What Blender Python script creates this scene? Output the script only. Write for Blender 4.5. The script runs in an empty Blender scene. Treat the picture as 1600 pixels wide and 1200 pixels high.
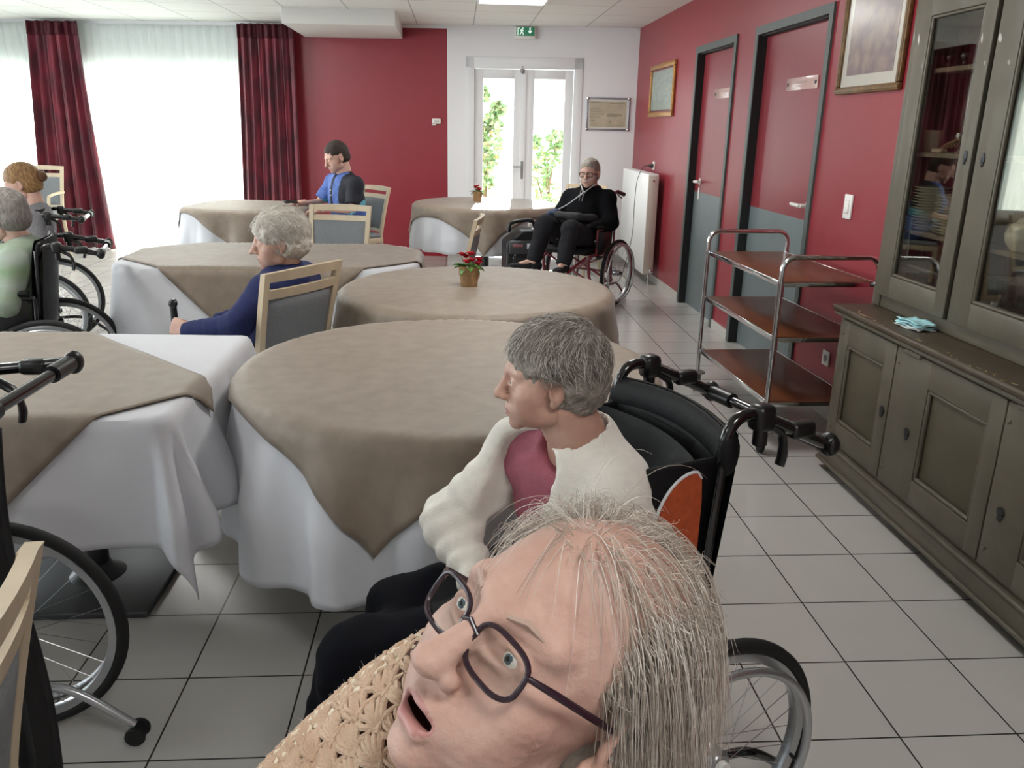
import bpy, bmesh, math, random
import numpy as np
from mathutils import Vector, Matrix, Euler

random.seed(7); rng = np.random.default_rng(7)
scene = bpy.context.scene
COL = scene.collection
PI = math.pi
def V(*a): return Vector(a)

# ------------------------------------------------------------------ camera
CAM_H = 1.5; F_PX = 1283.2; PITCH = .3022; ROLL = .0198; YAW = .0707
def make_camera():
    cd = bpy.data.cameras.new('camera'); co = bpy.data.objects.new('camera', cd); COL.objects.link(co)
    cy, sy = math.cos(YAW), math.sin(YAW)
    fw = Vector((sy*math.cos(PITCH), cy*math.cos(PITCH), -math.sin(PITCH)))
    r0 = Vector((cy, -sy, 0)); u0 = r0.cross(fw)
    r = math.cos(ROLL)*r0 + math.sin(ROLL)*u0; u = -math.sin(ROLL)*r0 + math.cos(ROLL)*u0
    m = Matrix((r, u, -fw)).transposed().to_4x4(); m.translation = (0, 0, CAM_H)
    co.matrix_world = m
    cd.sensor_width = 36; cd.sensor_fit = 'HORIZONTAL'; cd.lens = 36*F_PX/1600
    cd.clip_start = .02; cd.clip_end = 200
    scene.camera = co
make_camera()

# ------------------------------------------------------------------ world, sun, exposure
scene.view_settings.view_transform = 'Standard'
scene.view_settings.look = 'None'
scene.view_settings.gamma = 1.0
scene.view_settings.exposure = 0.03
scene.view_settings.use_curve_mapping = False
w = bpy.data.worlds.new('world'); scene.world = w; w.use_nodes = True
bg = w.node_tree.nodes['Background']; bg.inputs[0].default_value = (.86, .94, 1, 1); bg.inputs[1].default_value = 5.0
sd = bpy.data.lights.new('sun', 'SUN'); so = bpy.data.objects.new('sun', sd); COL.objects.link(so)
sd.energy = 20.0; sd.angle = .01; sd.color = (1, .96, .9)
so.rotation_euler = Vector((-.08, -1, -.60)).to_track_quat('-Z', 'Y').to_euler()
so.location = (0, 14, 9)
def area(name, loc, direction, sx, sy, power, color=(1, 1, 1), parent=None):
    l = bpy.data.lights.new(name, 'AREA'); l.shape = 'RECTANGLE'; l.size = sx; l.size_y = sy
    l.energy = power; l.color = color
    o = bpy.data.objects.new(name, l); COL.objects.link(o); o.location = loc
    o.rotation_euler = Vector(direction).to_track_quat('-Z', 'Z').to_euler()
    return o
# daylight coming in through both windows of the left wall
area('window_daylight_left', (-5.35, 1.6, 1.35), (1, .15, -.1), 3.4, 2.0, 80, (.93, .97, 1))
area('window_daylight_left_far', (-5.9, 6.6, 1.3), (1, 0, -.1), 3.4, 2.0, 90, (.93, .97, 1))

# ------------------------------------------------------------------ materials
def lin(c):
    return tuple(((x/12.92) if x <= .04045 else ((x+.055)/1.055)**2.4) for x in c)
def hexc(h):
    h = h.lstrip('#')
    return lin(tuple(int(h[i:i+2], 16)/255 for i in (0, 2, 4)))
MATS = {}
def mat(name, color, rough=.6, metal=0., noise=0., nscale=20., bump=0., bscale=None, color2=None, stretch=None,
        sheen=0., spec=.5, coat=0., emit=None, estr=0., detail=3., sss=0., alpha=None):
    if name in MATS: return MATS[name]
    m = bpy.data.materials.new(name); MATS[name] = m; m.use_nodes = True
    nt = m.node_tree; b = nt.nodes['Principled BSDF']
    if isinstance(color, str): color = hexc(color)
    if isinstance(color2, str): color2 = hexc(color2)
    b.inputs['Base Color'].default_value = (*color, 1)
    b.inputs['Roughness'].default_value = rough; b.inputs['Metallic'].default_value = metal
    b.inputs['Specular IOR Level'].default_value = spec
    if sheen: b.inputs['Sheen Weight'].default_value = sheen
    if coat: b.inputs['Coat Weight'].default_value = coat
    if sss:
        b.inputs['Subsurface Weight'].default_value = sss; b.inputs['Subsurface Radius'].default_value = (.012, .005, .003)
        b.inputs['Subsurface Scale'].default_value = 1
    if emit: b.inputs['Emission Color'].default_value = (*emit, 1); b.inputs['Emission Strength'].default_value = estr
    tc = nt.nodes.new('ShaderNodeTexCoord'); mp = nt.nodes.new('ShaderNodeMapping')
    nt.links.new(tc.outputs['Object'], mp.inputs[0])
    if stretch: mp.inputs['Scale'].default_value = stretch
    if noise or color2:
        n = nt.nodes.new('ShaderNodeTexNoise'); n.inputs['Scale'].default_value = nscale; n.inputs['Detail'].default_value = detail
        nt.links.new(mp.outputs[0], n.inputs['Vector'])
        r = nt.nodes.new('ShaderNodeValToRGB'); nt.links.new(n.outputs[0], r.inputs[0])
        c2 = color2 or tuple(x*(1-noise) for x in color); c1 = color if color2 else tuple(min(1, x*(1+noise)) for x in color)
        r.color_ramp.elements[0].position = .35; r.color_ramp.elements[1].position = .65
        r.color_ramp.elements[0].color = (*c2, 1); r.color_ramp.elements[1].color = (*c1, 1)
        nt.links.new(r.outputs[0], b.inputs['Base Color'])
    if bump:
        n2 = nt.nodes.new('ShaderNodeTexNoise'); n2.inputs['Scale'].default_value = bscale or nscale; n2.inputs['Detail'].default_value = 4
        nt.links.new(mp.outputs[0], n2.inputs['Vector'])
        bp = nt.nodes.new('ShaderNodeBump'); bp.inputs['Strength'].default_value = bump; bp.inputs['Distance'].default_value = .01
        nt.links.new(n2.outputs[0], bp.inputs['Height']); nt.links.new(bp.outputs[0], b.inputs['Normal'])
    return m

def grid_mat(name, tile, line, x0, y0, pitch, half, rough=.3, noise=.05, bump=.25):
    """square tiles with joints, in object coordinates"""
    m = bpy.data.materials.new(name); MATS[name] = m; m.use_nodes = True; nt = m.node_tree; b = nt.nodes['Principled BSDF']
    tc = nt.nodes.new('ShaderNodeTexCoord'); sep = nt.nodes.new('ShaderNodeSeparateXYZ'); nt.links.new(tc.outputs['Object'], sep.inputs[0])
    def M(op, a, bb=None, c=None):
        n = nt.nodes.new('ShaderNodeMath'); n.operation = op
        for i, x in enumerate((a, bb, c)):
            if x is None: continue
            if isinstance(x, (int, float)): n.inputs[i].default_value = x
            else: nt.links.new(x, n.inputs[i])
        return n.outputs[0]
    ds = []; ids = []
    for k, o0 in ((0, x0), (1, y0)):
        s = M('DIVIDE', M('SUBTRACT', sep.outputs[k], o0), pitch)
        ds.append(M('MULTIPLY', M('PINGPONG', s, .5), pitch)); ids.append(M('FLOOR', s))
    d = M('MINIMUM', ds[0], ds[1])
    mr = nt.nodes.new('ShaderNodeMapRange'); mr.interpolation_type = 'SMOOTHSTEP'
    nt.links.new(d, mr.inputs[0]); mr.inputs[1].default_value = half*.7; mr.inputs[2].default_value = half*1.4
    wn = nt.nodes.new('ShaderNodeTexWhiteNoise'); cb = nt.nodes.new('ShaderNodeCombineXYZ')
    nt.links.new(ids[0], cb.inputs[0]); nt.links.new(ids[1], cb.inputs[1]); nt.links.new(cb.outputs[0], wn.inputs['Vector'])
    no = nt.nodes.new('ShaderNodeTexNoise'); no.inputs['Scale'].default_value = 6; no.inputs['Detail'].default_value = 5
    nt.links.new(tc.outputs['Object'], no.inputs['Vector'])
    v = M('ADD', M('MULTIPLY', wn.outputs[0], noise), M('MULTIPLY', no.outputs[0], noise*1.2)); v = M('ADD', v, 1-noise*1.1)
    t = nt.nodes.new('ShaderNodeVectorMath'); t.operation = 'SCALE'; t.inputs[0].default_value = tile; nt.links.new(v, t.inputs['Scale'])
    mx = nt.nodes.new('ShaderNodeMix'); mx.data_type = 'RGBA'; nt.links.new(mr.outputs[0], mx.inputs[0])
    mx.inputs[6].default_value = (*line, 1); nt.links.new(t.outputs[0], mx.inputs[7])
    nt.links.new(mx.outputs[2], b.inputs['Base Color']); b.inputs['Roughness'].default_value = rough
    bp = nt.nodes.new('ShaderNodeBump'); bp.inputs['Strength'].default_value = bump; bp.inputs['Distance'].default_value = .003
    nt.links.new(mr.outputs[0], bp.inputs['Height']); nt.links.new(bp.outputs[0], b.inputs['Normal'])
    return m

def glass_mat(name, tint=(.95, .97, .96), refl=.12, rough=.02, fres=.35):
    m = bpy.data.materials.new(name); MATS[name] = m; m.use_nodes = True; nt = m.node_tree; nt.nodes.clear()
    o = nt.nodes.new('ShaderNodeOutputMaterial'); t = nt.nodes.new('ShaderNodeBsdfTransparent'); t.inputs[0].default_value = (*tint, 1)
    g = nt.nodes.new('ShaderNodeBsdfGlossy'); g.inputs['Roughness'].default_value = rough
    lw = nt.nodes.new('ShaderNodeLayerWeight'); lw.inputs['Blend'].default_value = .35
    ml = nt.nodes.new('ShaderNodeMath'); ml.operation = 'MULTIPLY_ADD'; ml.inputs[1].default_value = fres; ml.inputs[2].default_value = refl
    nt.links.new(lw.outputs['Fresnel'], ml.inputs[0])
    mx = nt.nodes.new('ShaderNodeMixShader'); nt.links.new(ml.outputs[0], mx.inputs[0]); nt.links.new(t.outputs[0], mx.inputs[1]); nt.links.new(g.outputs[0], mx.inputs[2])
    nt.links.new(mx.outputs[0], o.inputs[0]); return m

def sheer_mat(name, color, transp=.35, transl=.7):
    m = bpy.data.materials.new(name); MATS[name] = m; m.use_nodes = True; nt = m.node_tree; nt.nodes.clear()
    o = nt.nodes.new('ShaderNodeOutputMaterial'); t = nt.nodes.new('ShaderNodeBsdfTransparent')
    d = nt.nodes.new('ShaderNodeBsdfDiffuse'); d.inputs[0].default_value = (*color, 1)
    l = nt.nodes.new('ShaderNodeBsdfTranslucent'); l.inputs[0].default_value = (*color, 1)
    m1 = nt.nodes.new('ShaderNodeMixShader'); m1.inputs[0].default_value = transl
    nt.links.new(d.outputs[0], m1.inputs[1]); nt.links.new(l.outputs[0], m1.inputs[2])
    m2 = nt.nodes.new('ShaderNodeMixShader'); m2.inputs[0].default_value = 1-transp
    nt.links.new(t.outputs[0], m2.inputs[1]); nt.links.new(m1.outputs[0], m2.inputs[2]); nt.links.new(m2.outputs[0], o.inputs[0]); return m

# ------------------------------------------------------------------ mesh building
class MB:
    def __init__(s): s.v = []; s.f = []; s.mi = []; s.flat = []
    def add(s, vs, fs, mi=0, flat=False):
        n = len(s.v); s.v += [tuple(v) for v in vs]
        for f in fs: s.f.append(tuple(i+n for i in f)); s.mi.append(mi); s.flat.append(flat)
        return s
    def box(s, c, size, bev=0., rot=None, mi=0, seg=2):
        bm = bmesh.new(); bmesh.ops.create_cube(bm, size=1); bmesh.ops.scale(bm, vec=size, verts=bm.verts)
        if bev:
            bev = min(bev, min(size)*.49)
            bmesh.ops.bevel(bm, geom=bm.edges[:], offset=bev, segments=seg, profile=.5, affect='EDGES')
        M_ = Matrix.Translation(Vector(c)) @ (rot.to_4x4() if rot is not None else Matrix.Identity(4))
        bm.transform(M_); bm.verts.index_update()
        s.add([v.co[:] for v in bm.verts], [[v.index for v in f.verts] for f in bm.faces], mi, flat=(bev == 0)); bm.free(); return s
    def tube(s, pts, r, n=10, closed=False, mi=0, caps=True, flat_y=1.):
        pts = [Vector(p) for p in pts]; m = len(pts)
        rs = r if isinstance(r, (list, tuple)) else [r]*m
        T = []
        for i in range(m):
            a = pts[(i-1) % m] if (closed or i > 0) else pts[i]; b = pts[(i+1) % m] if (closed or i < m-1) else pts[i]
            d = (b-a); T.append(d.normalized() if d.length > 1e-9 else Vector((0, 0, 1)))
        up = Vector((0, 0, 1)) if abs(T[0].z) < .9 else Vector((1, 0, 0))
        nrm = (up - up.dot(T[0])*T[0]).normalized(); vs = []; 
        for i in range(m):
            nrm = (nrm - nrm.dot(T[i])*T[i]); nrm = nrm.normalized() if nrm.length > 1e-6 else T[i].orthogonal().normalized()
            bn = T[i].cross(nrm)
            for k in range(n):
                a = 2*PI*k/n; vs.append(pts[i] + rs[i]*(math.cos(a)*nrm + math.sin(a)*flat_y*bn))
        fs = []
        for i in range(m if closed else m-1):
            j = (i+1) % m
            for k in range(n): fs.append((i*n+k, i*n+(k+1) % n, j*n+(k+1) % n, j*n+k))
        if not closed and caps: fs.append(tuple(range(n))[::-1]); fs.append(tuple((m-1)*n+k for k in range(n)))
        return s.add(vs, fs, mi)
    def lathe(s, prof, n=24, c=(0, 0, 0), axis='z', mi=0, caps=True, M_=None):
        vs = []; m = len(prof)
        for (r, z) in prof:
            for k in range(n):
                a = 2*PI*k/n; x, y = r*math.cos(a), r*math.sin(a)
                p = (x, y, z) if axis == 'z' else ((z, x, y) if axis == 'x' else (x, z, y))
                p = Vector(p)
                if M_ is not None: p = M_ @ p
                vs.append(p + Vector(c))
        fs = [(i*n+k, i*n+(k+1) % n, (i+1)*n+(k+1) % n, (i+1)*n+k) for i in range(m-1) for k in range(n)]
        if caps:
            if prof[0][0] > 1e-6: fs.append(tuple(range(n))[::-1])
            if prof[-1][0] > 1e-6: fs.append(tuple((m-1)*n+k for k in range(n)))
        return s.add(vs, fs, mi)
    def cyl(s, a, b, r, n=16, r2=None, mi=0): return s.tube([a, b], [r, r if r2 is None else r2], n, mi=mi)
    def ball(s, c, r, n=12, rot=None, mi=0):
        r = (r, r, r) if isinstance(r, (int, float)) else r; c = Vector(c); vs = []; m = max(6, n//2+2)
        for i in range(m+1):
            t = PI*i/m
            for k in range(n):
                a = 2*PI*k/n; p = Vector((r[0]*math.sin(t)*math.cos(a), r[1]*math.sin(t)*math.sin(a), r[2]*math.cos(t)))
                if rot is not None: p = rot @ p
                vs.append(c+p)
        return s.add(vs, [(i*n+k, (i+1)*n+k, (i+1)*n+(k+1) % n, i*n+(k+1) % n) for i in range(m) for k in range(n)], mi)
    def sheet(s, fn, nu, nv, mi=0, closed_u=False):
        vs = [fn(i/nu, j/nv) for j in range(nv+1) for i in range(nu+1)]
        return s.add(vs, [(j*(nu+1)+i, j*(nu+1)+i+1, (j+1)*(nu+1)+i+1, (j+1)*(nu+1)+i) for j in range(nv) for i in range(nu)], mi)
    def prism(s, poly, h0, h1, axis='z', mi=0):
        n = len(poly)
        def P(p, h): return (p[0], p[1], h) if axis == 'z' else ((h, p[0], p[1]) if axis == 'x' else (p[0], h, p[1]))
        vs = [P(p, h0) for p in poly] + [P(p, h1) for p in poly]
        fs = [tuple(range(n))[::-1], tuple(range(n, 2*n))] + [(i, (i+1) % n, n+(i+1) % n, n+i) for i in range(n)]
        return s.add(vs, fs, mi, flat=True)
    def build(s, name, mats, parent=None, loc=None, rz=None, solid=0, recalc=True, label=None):
        me = bpy.data.meshes.new(name); me.from_pydata(s.v, [], s.f)
        mats = mats if isinstance(mats, (list, tuple)) else [mats]
        for m in mats: me.materials.append(m)
        me.polygons.foreach_set('material_index', s.mi)
        me.polygons.foreach_set('use_smooth', [not x for x in s.flat]); me.update()
        if recalc:
            bm = bmesh.new(); bm.from_mesh(me); bmesh.ops.recalc_face_normals(bm, faces=bm.faces[:])
            bm.to_mesh(me); bm.free()
        try: me.set_sharp_from_angle(angle=math.radians(50))
        except Exception: pass
        o = bpy.data.objects.new(name, me); COL.objects.link(o)
        if parent is not None: o.parent = parent
        if loc is not None: o.location = loc
        if rz is not None: o.rotation_euler = (0, 0, rz)
        if solid:
            md = o.modifiers.new('solid', 'SOLIDIFY'); md.thickness = solid; md.offset = 0
        if label: o['label'] = label
        return o

def tag(o, label, cat, group=None, kind=None):
    o['label'] = label; o['category'] = cat
    if group: o['group'] = group
    if kind: o['kind'] = kind
    return o
def thing(name, label, cat, loc=(0, 0, 0), rz=0, group=None):
    o = bpy.data.objects.new(name, None); COL.objects.link(o); o.empty_display_size = .1
    o.location = loc; o.rotation_euler = (0, 0, rz); return tag(o, label, cat, group)
def struct(o): o['kind'] = 'structure'; return o
def copy_thing(src, loc, rz, label, group=None, scale=None):
    kids = [c for c in bpy.data.objects if c.parent == src]
    r = src.copy(); COL.objects.link(r); r.location = loc; r.rotation_euler = (0, 0, rz); r['label'] = label
    if group: r['group'] = group
    if scale: r.scale = (scale,)*3
    for c in kids:
        k = c.copy(); COL.objects.link(k); k.parent = r
        for g in [q for q in bpy.data.objects if q.parent == c]:
            h = g.copy(); COL.objects.link(h); h.parent = k
    return r
def arc(c, r, a0, a1, n, e1, e2):
    c = Vector(c); e1 = Vector(e1); e2 = Vector(e2)
    return [c + r*(math.cos(a0+(a1-a0)*i/n)*e1 + math.sin(a0+(a1-a0)*i/n)*e2) for i in range(n+1)]
def smooth_path(pts, n=6):
    """Catmull-Rom through the points"""
    P = [Vector(p) for p in pts]; P = [2*P[0]-P[1]] + P + [2*P[-1]-P[-2]]; out = []
    for i in range(1, len(P)-2):
        for k in range(n):
            t = k/n; a, b, c, d = P[i-1], P[i], P[i+1], P[i+2]
            out.append(.5*((2*b) + (c-a)*t + (2*a-5*b+4*c-d)*t*t + (3*b-a-3*c+d)*t**3))
    out.append(P[-2]); return out

# colours and shared materials
M_WHITE = mat('white_paint', '#e2e2e4', .55, bump=.05, nscale=60)
M_RED = mat('red_wall_paint', '#8b2a35', .38, noise=.03, nscale=3, bump=.06, bscale=90)
M_REDDOOR = mat('red_door_paint', '#852e37', .36, noise=.03, nscale=4)
M_GREY = mat('blue_grey_door_paint', '#6c7678', .45, noise=.04, nscale=5)
M_JAMB = mat('dark_grey_frame_paint', '#4b5452', .45, noise=.05, nscale=8)
M_JAMBDK = mat('door_seal_black', '#17191a', .6)
M_FLOOR = grid_mat('floor_tiles', hexc('#b8b5b0'), hexc('#2c2a27'), .8362, 3.2932, .3183, .0024, rough=.22, noise=.06)
M_CEIL = grid_mat('ceiling_tiles', hexc('#dcdcd8'), hexc('#a9a9a6'), .19, 8.13, .62, .006, rough=.8, noise=.02, bump=.4)
M_PLINTH = mat('tile_plinth', '#b9b6b0', .35)
M_CHROME = mat('chrome', '#d8d8da', .12, metal=1)
M_STEEL = mat('brushed_steel', '#a8aaad', .35, metal=1)
M_BLACK = mat('black_plastic', '#101112', .35)
M_BLACKGLOSS = mat('black_gloss_paint', '#0b0b0d', .15, coat=.5)
M_RUBBER = mat('black_rubber', '#0d0d0e', .7)
M_NYLON = mat('black_nylon', '#08090b', .6, spec=.25, noise=.25, nscale=40, bump=.2, bscale=25)
M_BEECH = mat('bleached_beech', '#c9b89c', .45, noise=.06, nscale=12, stretch=(1, 1, .15))
M_GREYFAB = mat('grey_upholstery', '#7a7d80', .7, noise=.08, nscale=120, bump=.15)
M_WPLAST = mat('white_plastic', '#e4e2dc', .35)
M_GLASS = glass_mat('window_glass', refl=.04)
M_CGLASS = glass_mat('cabinet_glass', tint=(.80, .80, .76), refl=.02)
M_BRASS = mat('old_brass', '#7c6a3a', .35, metal=.8)
# ------------------------------------------------------------------ room shell
XR = 2.04; YC = 9.745; CEIL = 2.58
EB = Vector((-1, .1176, 0)).normalized()           # along the end wall, from the right corner to the left
NB = Vector((-.1176, -1, 0)).normalized()          # end wall normal, into the room
RZB = math.atan2(-EB.y, -EB.x)                      # local +X runs towards the right corner
def B(s, off, z):                                   # a point on the end wall: s metres left of the corner, off metres into the room
    p = Vector((XR, YC, 0)) + EB*s + NB*off; return Vector((p.x, p.y, z))
def sB(x): return (XR - x)*1.00689

def wallpanel(mb, fn, boxes, mi=0):
    """boxes in (s0,s1,z0,z1,o0,o1) mapped through fn(s,off,z)"""
    for s0, s1, z0, z1, o0, o1 in boxes:
        vs = [fn(s, o, z) for z in (z0, z1) for o in (o0, o1) for s in (s0, s1)]
        mb.add(vs, [(0, 1, 3, 2), (4, 6, 7, 5), (0, 4, 5, 1), (2, 3, 7, 6), (0, 2, 6, 4), (1, 5, 7, 3)], mi, flat=True)
    return mb

XL = -6.2
fl = MB(); fl.add([(XL, -2.2, 0), (2.5, -2.2, 0), (2.5, 9.9, 0), (XL, 10.9, 0), (XL, -2.2, -.1), (2.5, -2.2, -.1), (2.5, 9.9, -.1), (XL, 10.9, -.1)],
    [(0, 1, 2, 3), (7, 6, 5, 4), (0, 4, 5, 1), (1, 5, 6, 2), (2, 6, 7, 3), (3, 7, 4, 0)], flat=True)
struct(fl.build('floor', M_FLOOR))
ce = MB(); ce.add([(XL, -2.2, CEIL), (2.5, -2.2, CEIL), (2.5, 9.9, CEIL), (XL, 10.95, CEIL), (XL, -2.2, CEIL+.1), (2.5, -2.2, CEIL+.1), (2.5, 9.9, CEIL+.1), (XL, 10.95, CEIL+.1)],
    [(3, 2, 1, 0), (4, 5, 6, 7), (0, 1, 5, 4), (1, 2, 6, 5), (2, 3, 7, 6), (3, 0, 4, 7)], flat=True)
struct(ce.build('ceiling', M_CEIL))

# end wall: white bay with the glazed door, red bay, then the window wall
s_red0, s_red1 = sB(-.1), sB(-1.86); s_d0, s_d1 = sB(1.43), sB(.11)
wb = MB()
wallpanel(wb, B, [(0, s_d0, 0, CEIL, -.2, 0), (s_d1, s_red0, 0, CEIL, -.2, 0), (s_d0, s_d1, 2.26, CEIL, -.2, 0)], 1)
wallpanel(wb, B, [(s_red0, s_red1, 0, CEIL, -.2, 0)], 0)
WIN = [(sB(-1.98), sB(-4.5)), (sB(-4.85), sB(-7.3))]
wallpanel(wb, B, [(s_red1, WIN[0][0], 0, CEIL, -.2, 0), (WIN[0][0], WIN[0][1], 2.13, CEIL, -.2, 0), (WIN[0][1], WIN[1][0], 0, CEIL, -.2, 0),
                  (WIN[1][0], WIN[1][1], 2.13, CEIL, -.2, 0), (WIN[1][1], sB(XL-.6)+.6, 0, CEIL, -.2, 0)], 1)
struct(wb.build('wall_back', [M_RED, M_WHITE]))
# right wall, with two door openings and the recess the dresser stands in
def R(y, off, z): return Vector((XR - off, y, z))
wr = MB(); dA, dB = (6.296, 7.352), (4.69, 5.905); zt = 2.18
wallpanel(wr, R, [(dA[1], 9.95, 0, CEIL, -.12, 0), (dB[1], dA[0], 0, CEIL, -.12, 0), (3.50, dB[0], 0, CEIL, -.12, 0),
                  (dA[0], dA[1], zt, CEIL, -.12, 0), (dB[0], dB[1], zt, CEIL, -.12, 0),
                  (-2.2, 3.50, 0, CEIL, -.12, 0)])
struct(wr.build('wall_right', M_RED))
wl = MB(); LW = lambda y, off, z: Vector((XL+off, y, z))
wallpanel(wl, LW, [(-2.2, -.2, 0, CEIL, -.1, 0), (3.4, 4.9, 0, CEIL, -.1, 0), (8.3, 10.9, 0, CEIL, -.1, 0),
                   (-.2, 3.4, 2.3, CEIL, -.1, 0), (4.9, 8.3, 2.3, CEIL, -.1, 0), (-.2, 3.4, 0, .3, -.1, 0), (4.9, 8.3, 0, .3, -.1, 0)])
struct(wl.build('wall_left', M_WHITE))
wf = MB(); wallpanel(wf, lambda x, off, z: Vector((x, -2.2+off, z)), [(XL, 2.5, 0, CEIL, -.1, 0)]); struct(wf.build('wall_front', M_WHITE))
# plinths
pl = MB(); wallpanel(pl, R, [(a, b, 0, .075, 0, .011) for a, b in ((dA[1]+.002, 9.74), (dB[1]+.002, dA[0]-.002), (3.5, dB[0]-.002))]); struct(pl.build('baseboard_right', M_PLINTH))
pl = MB(); wallpanel(pl, B, [(.012, s_d0, 0, .075, 0, .011), (s_d1, s_red0, 0, .075, 0, .011)], 0); wallpanel(pl, B, [(s_red0, s_red1, 0, .075, 0, .011)], 1)
struct(pl.build('baseboard_back', [M_PLINTH, mat('red_plinth', '#8e1d2a', .4)]))
# boxed-in duct below the ceiling
du = MB()
x0, x1 = -1.70, -.60
q = [(x0, 8.84), (x1, 8.84), (x1, 10.05), (x0, 10.18)]
du.prism(q, 2.437, CEIL); struct(du.build('trim_1', mat('soffit_paint', '#d6d5d0', .6)))
tr = MB(); wallpanel(tr, B, [(0.01, sB(XL), CEIL-.03, CEIL, 0, .012)]); struct(tr.build('trim_2', M_WHITE))

# side doors in the right wall
def side_door(n, y0, y1, handle_y, plate, low=False):
    root = bpy.data.objects.new('door_%d' % n, None); COL.objects.link(root); struct(root); root['label'] = ''
    del root['label']
    root.location = (XR, (y0+y1)/2, 0); oy = (y0+y1)/2
    f = MB(); w = .052
    L = lambda y, off, z: Vector((-off, y-oy, z))
    wallpanel(f, L, [(y0, y0+w, 0, zt, -.10, .014), (y1-w, y1, 0, zt, -.10, .014), (y0+w, y1-w, zt-w, zt, -.10, .014)], 0)
    wallpanel(f, L, [(y0+w, y0+w+.012, 0, zt-w, -.10, -.012), (y1-w-.012, y1-w, 0, zt-w, -.10, .012), (y0+w, y1-w, zt-w-.01, zt-w, -.10, -.012)], 1)
    f.build('frame', [M_JAMB, M_JAMBDK], root)
    d = MB(); a, b = y0+w+.014, y1-w-.014
    wallpanel(d, L, [(a, b, 1.003, zt-w-.014, -.085, -.05)], 0); wallpanel(d, L, [(a, b, .008, 1.003, -.085, -.05)], 1)
    d.build('door_leaf', [M_REDDOOR, M_GREY], root)
    h = MB(); s = 1 if handle_y < oy else -1
    h.cyl((.05, handle_y-oy, 1.09), (.0, handle_y-oy, 1.09), .012); h.cyl((.05, handle_y-oy, 1.09), (.043, handle_y-oy, 1.09), .026)
    h.tube([(-.002, handle_y-oy, 1.09), (-.006, handle_y-oy+s*.03, 1.09), (-.006, handle_y-oy+s*.125, 1.092)], [.012, .012, .010], 10)
    h.build('handle', M_WPLAST, root, label='white lever handle')
    if low:
        k = MB(); k.box((.046, handle_y-oy, .99), (.008, .035, .10), .003); k.build('lock_plate', M_WPLAST, root)
    p = MB(); py = plate-oy; p.box((.047, py, 1.79), (.006, .47, .075), .002)
    for q_ in (-.21, .21): p.cyl((.045, py+q_, 1.79), (.040, py+q_, 1.79), .011, mi=1)
    p.box((.0435, py, 1.798), (.001, .16, .010), mi=2); p.box((.0435, py, 1.778), (.001, .12, .008), mi=2)
    p.build('name_plate', [mat('clear_acrylic_plate', '#c9a9a2', .15), M_BLACK, mat('faded_print', '#a98f88', .5)], root, label='clear plate on two dark studs')
    return root
side_door(2, *dA, 7.13, 6.68, True)
side_door(3, *dB, 4.86, 5.16)

# glazed double door in the end wall; local frame: x towards the right corner, y outwards
gd = bpy.data.objects.new('door_1', None); COL.objects.link(gd); struct(gd)
sc_ = (s_d0+s_d1)/2; gd.location = B(sc_, 0, 0); gd.rotation_euler = (0, 0, RZB)
hw = (s_d1-s_d0)/2
def bxs(lst, mb=None, mi=0, bev=.004):
    mb = mb or MB()
    for x0, x1, y0, y1, z0, z1 in lst: mb.box(((x0+x1)/2, (y0+y1)/2, (z0+z1)/2), (x1-x0, y1-y0, z1-z0), bev, mi=mi)
    return mb
M_DOORW = mat('white_door_paint', '#e0e1e3', .4)
bxs([(-hw, -hw+.1, -.012, .1, 0, 2.26), (hw-.1, hw, -.012, .1, 0, 2.26), (-hw, hw, -.012, .1, 2.14, 2.26)]).build('frame', M_DOORW, gd)
xi = hw-.102
for sg in (-1, 1):
    a, b = (-xi, -.002) if sg < 0 else (.002, xi)
    st0, st1 = (.095, .112) if sg < 0 else (.115, .098)
    lf = bxs([(a, a+st0, .02, .065, .01, 2.135), (b-st1, b, .02, .065, .01, 2.135), (a+st0, b-st1, .02, .065, 2.035, 2.135), (a+st0, b-st1, .02, .065, .01, .5)])
    lf.box(((a+b)/2, .016, .26), ((b-a)-.26, .012, .32), .005)
    L_ = lf.build('door_leaf', M_DOORW, gd)
    bxs([(a+st0, b-st1, .040, .046, .5, 2.035)], bev=0).build('glass_pane', M_GLASS, L_)
bxs([(-.03, .03, .004, .02, .01, 2.13)]).build('astragal', M_DOORW, gd)
h = MB(); h.box((-.005, .0, 1.03), (.03, .008, .2), .003); h.tube([(-.005, 0, 1.07), (-.005, -.045, 1.07), (-.11, -.05, 1.07)], .008, 8); h.build('handle', mat('grey_metal', '#8d8d8d', .3, metal=.7), gd)
h = MB(); h.box((-.02, -.002, 2.13), (.05, .012, .07), .004); h.cyl((-.02, -.012, 2.08), (-.02, -.012, 2.17), .006); h.build('bolt', mat('grey_metal', '#8d8d8d'), gd)

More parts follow.
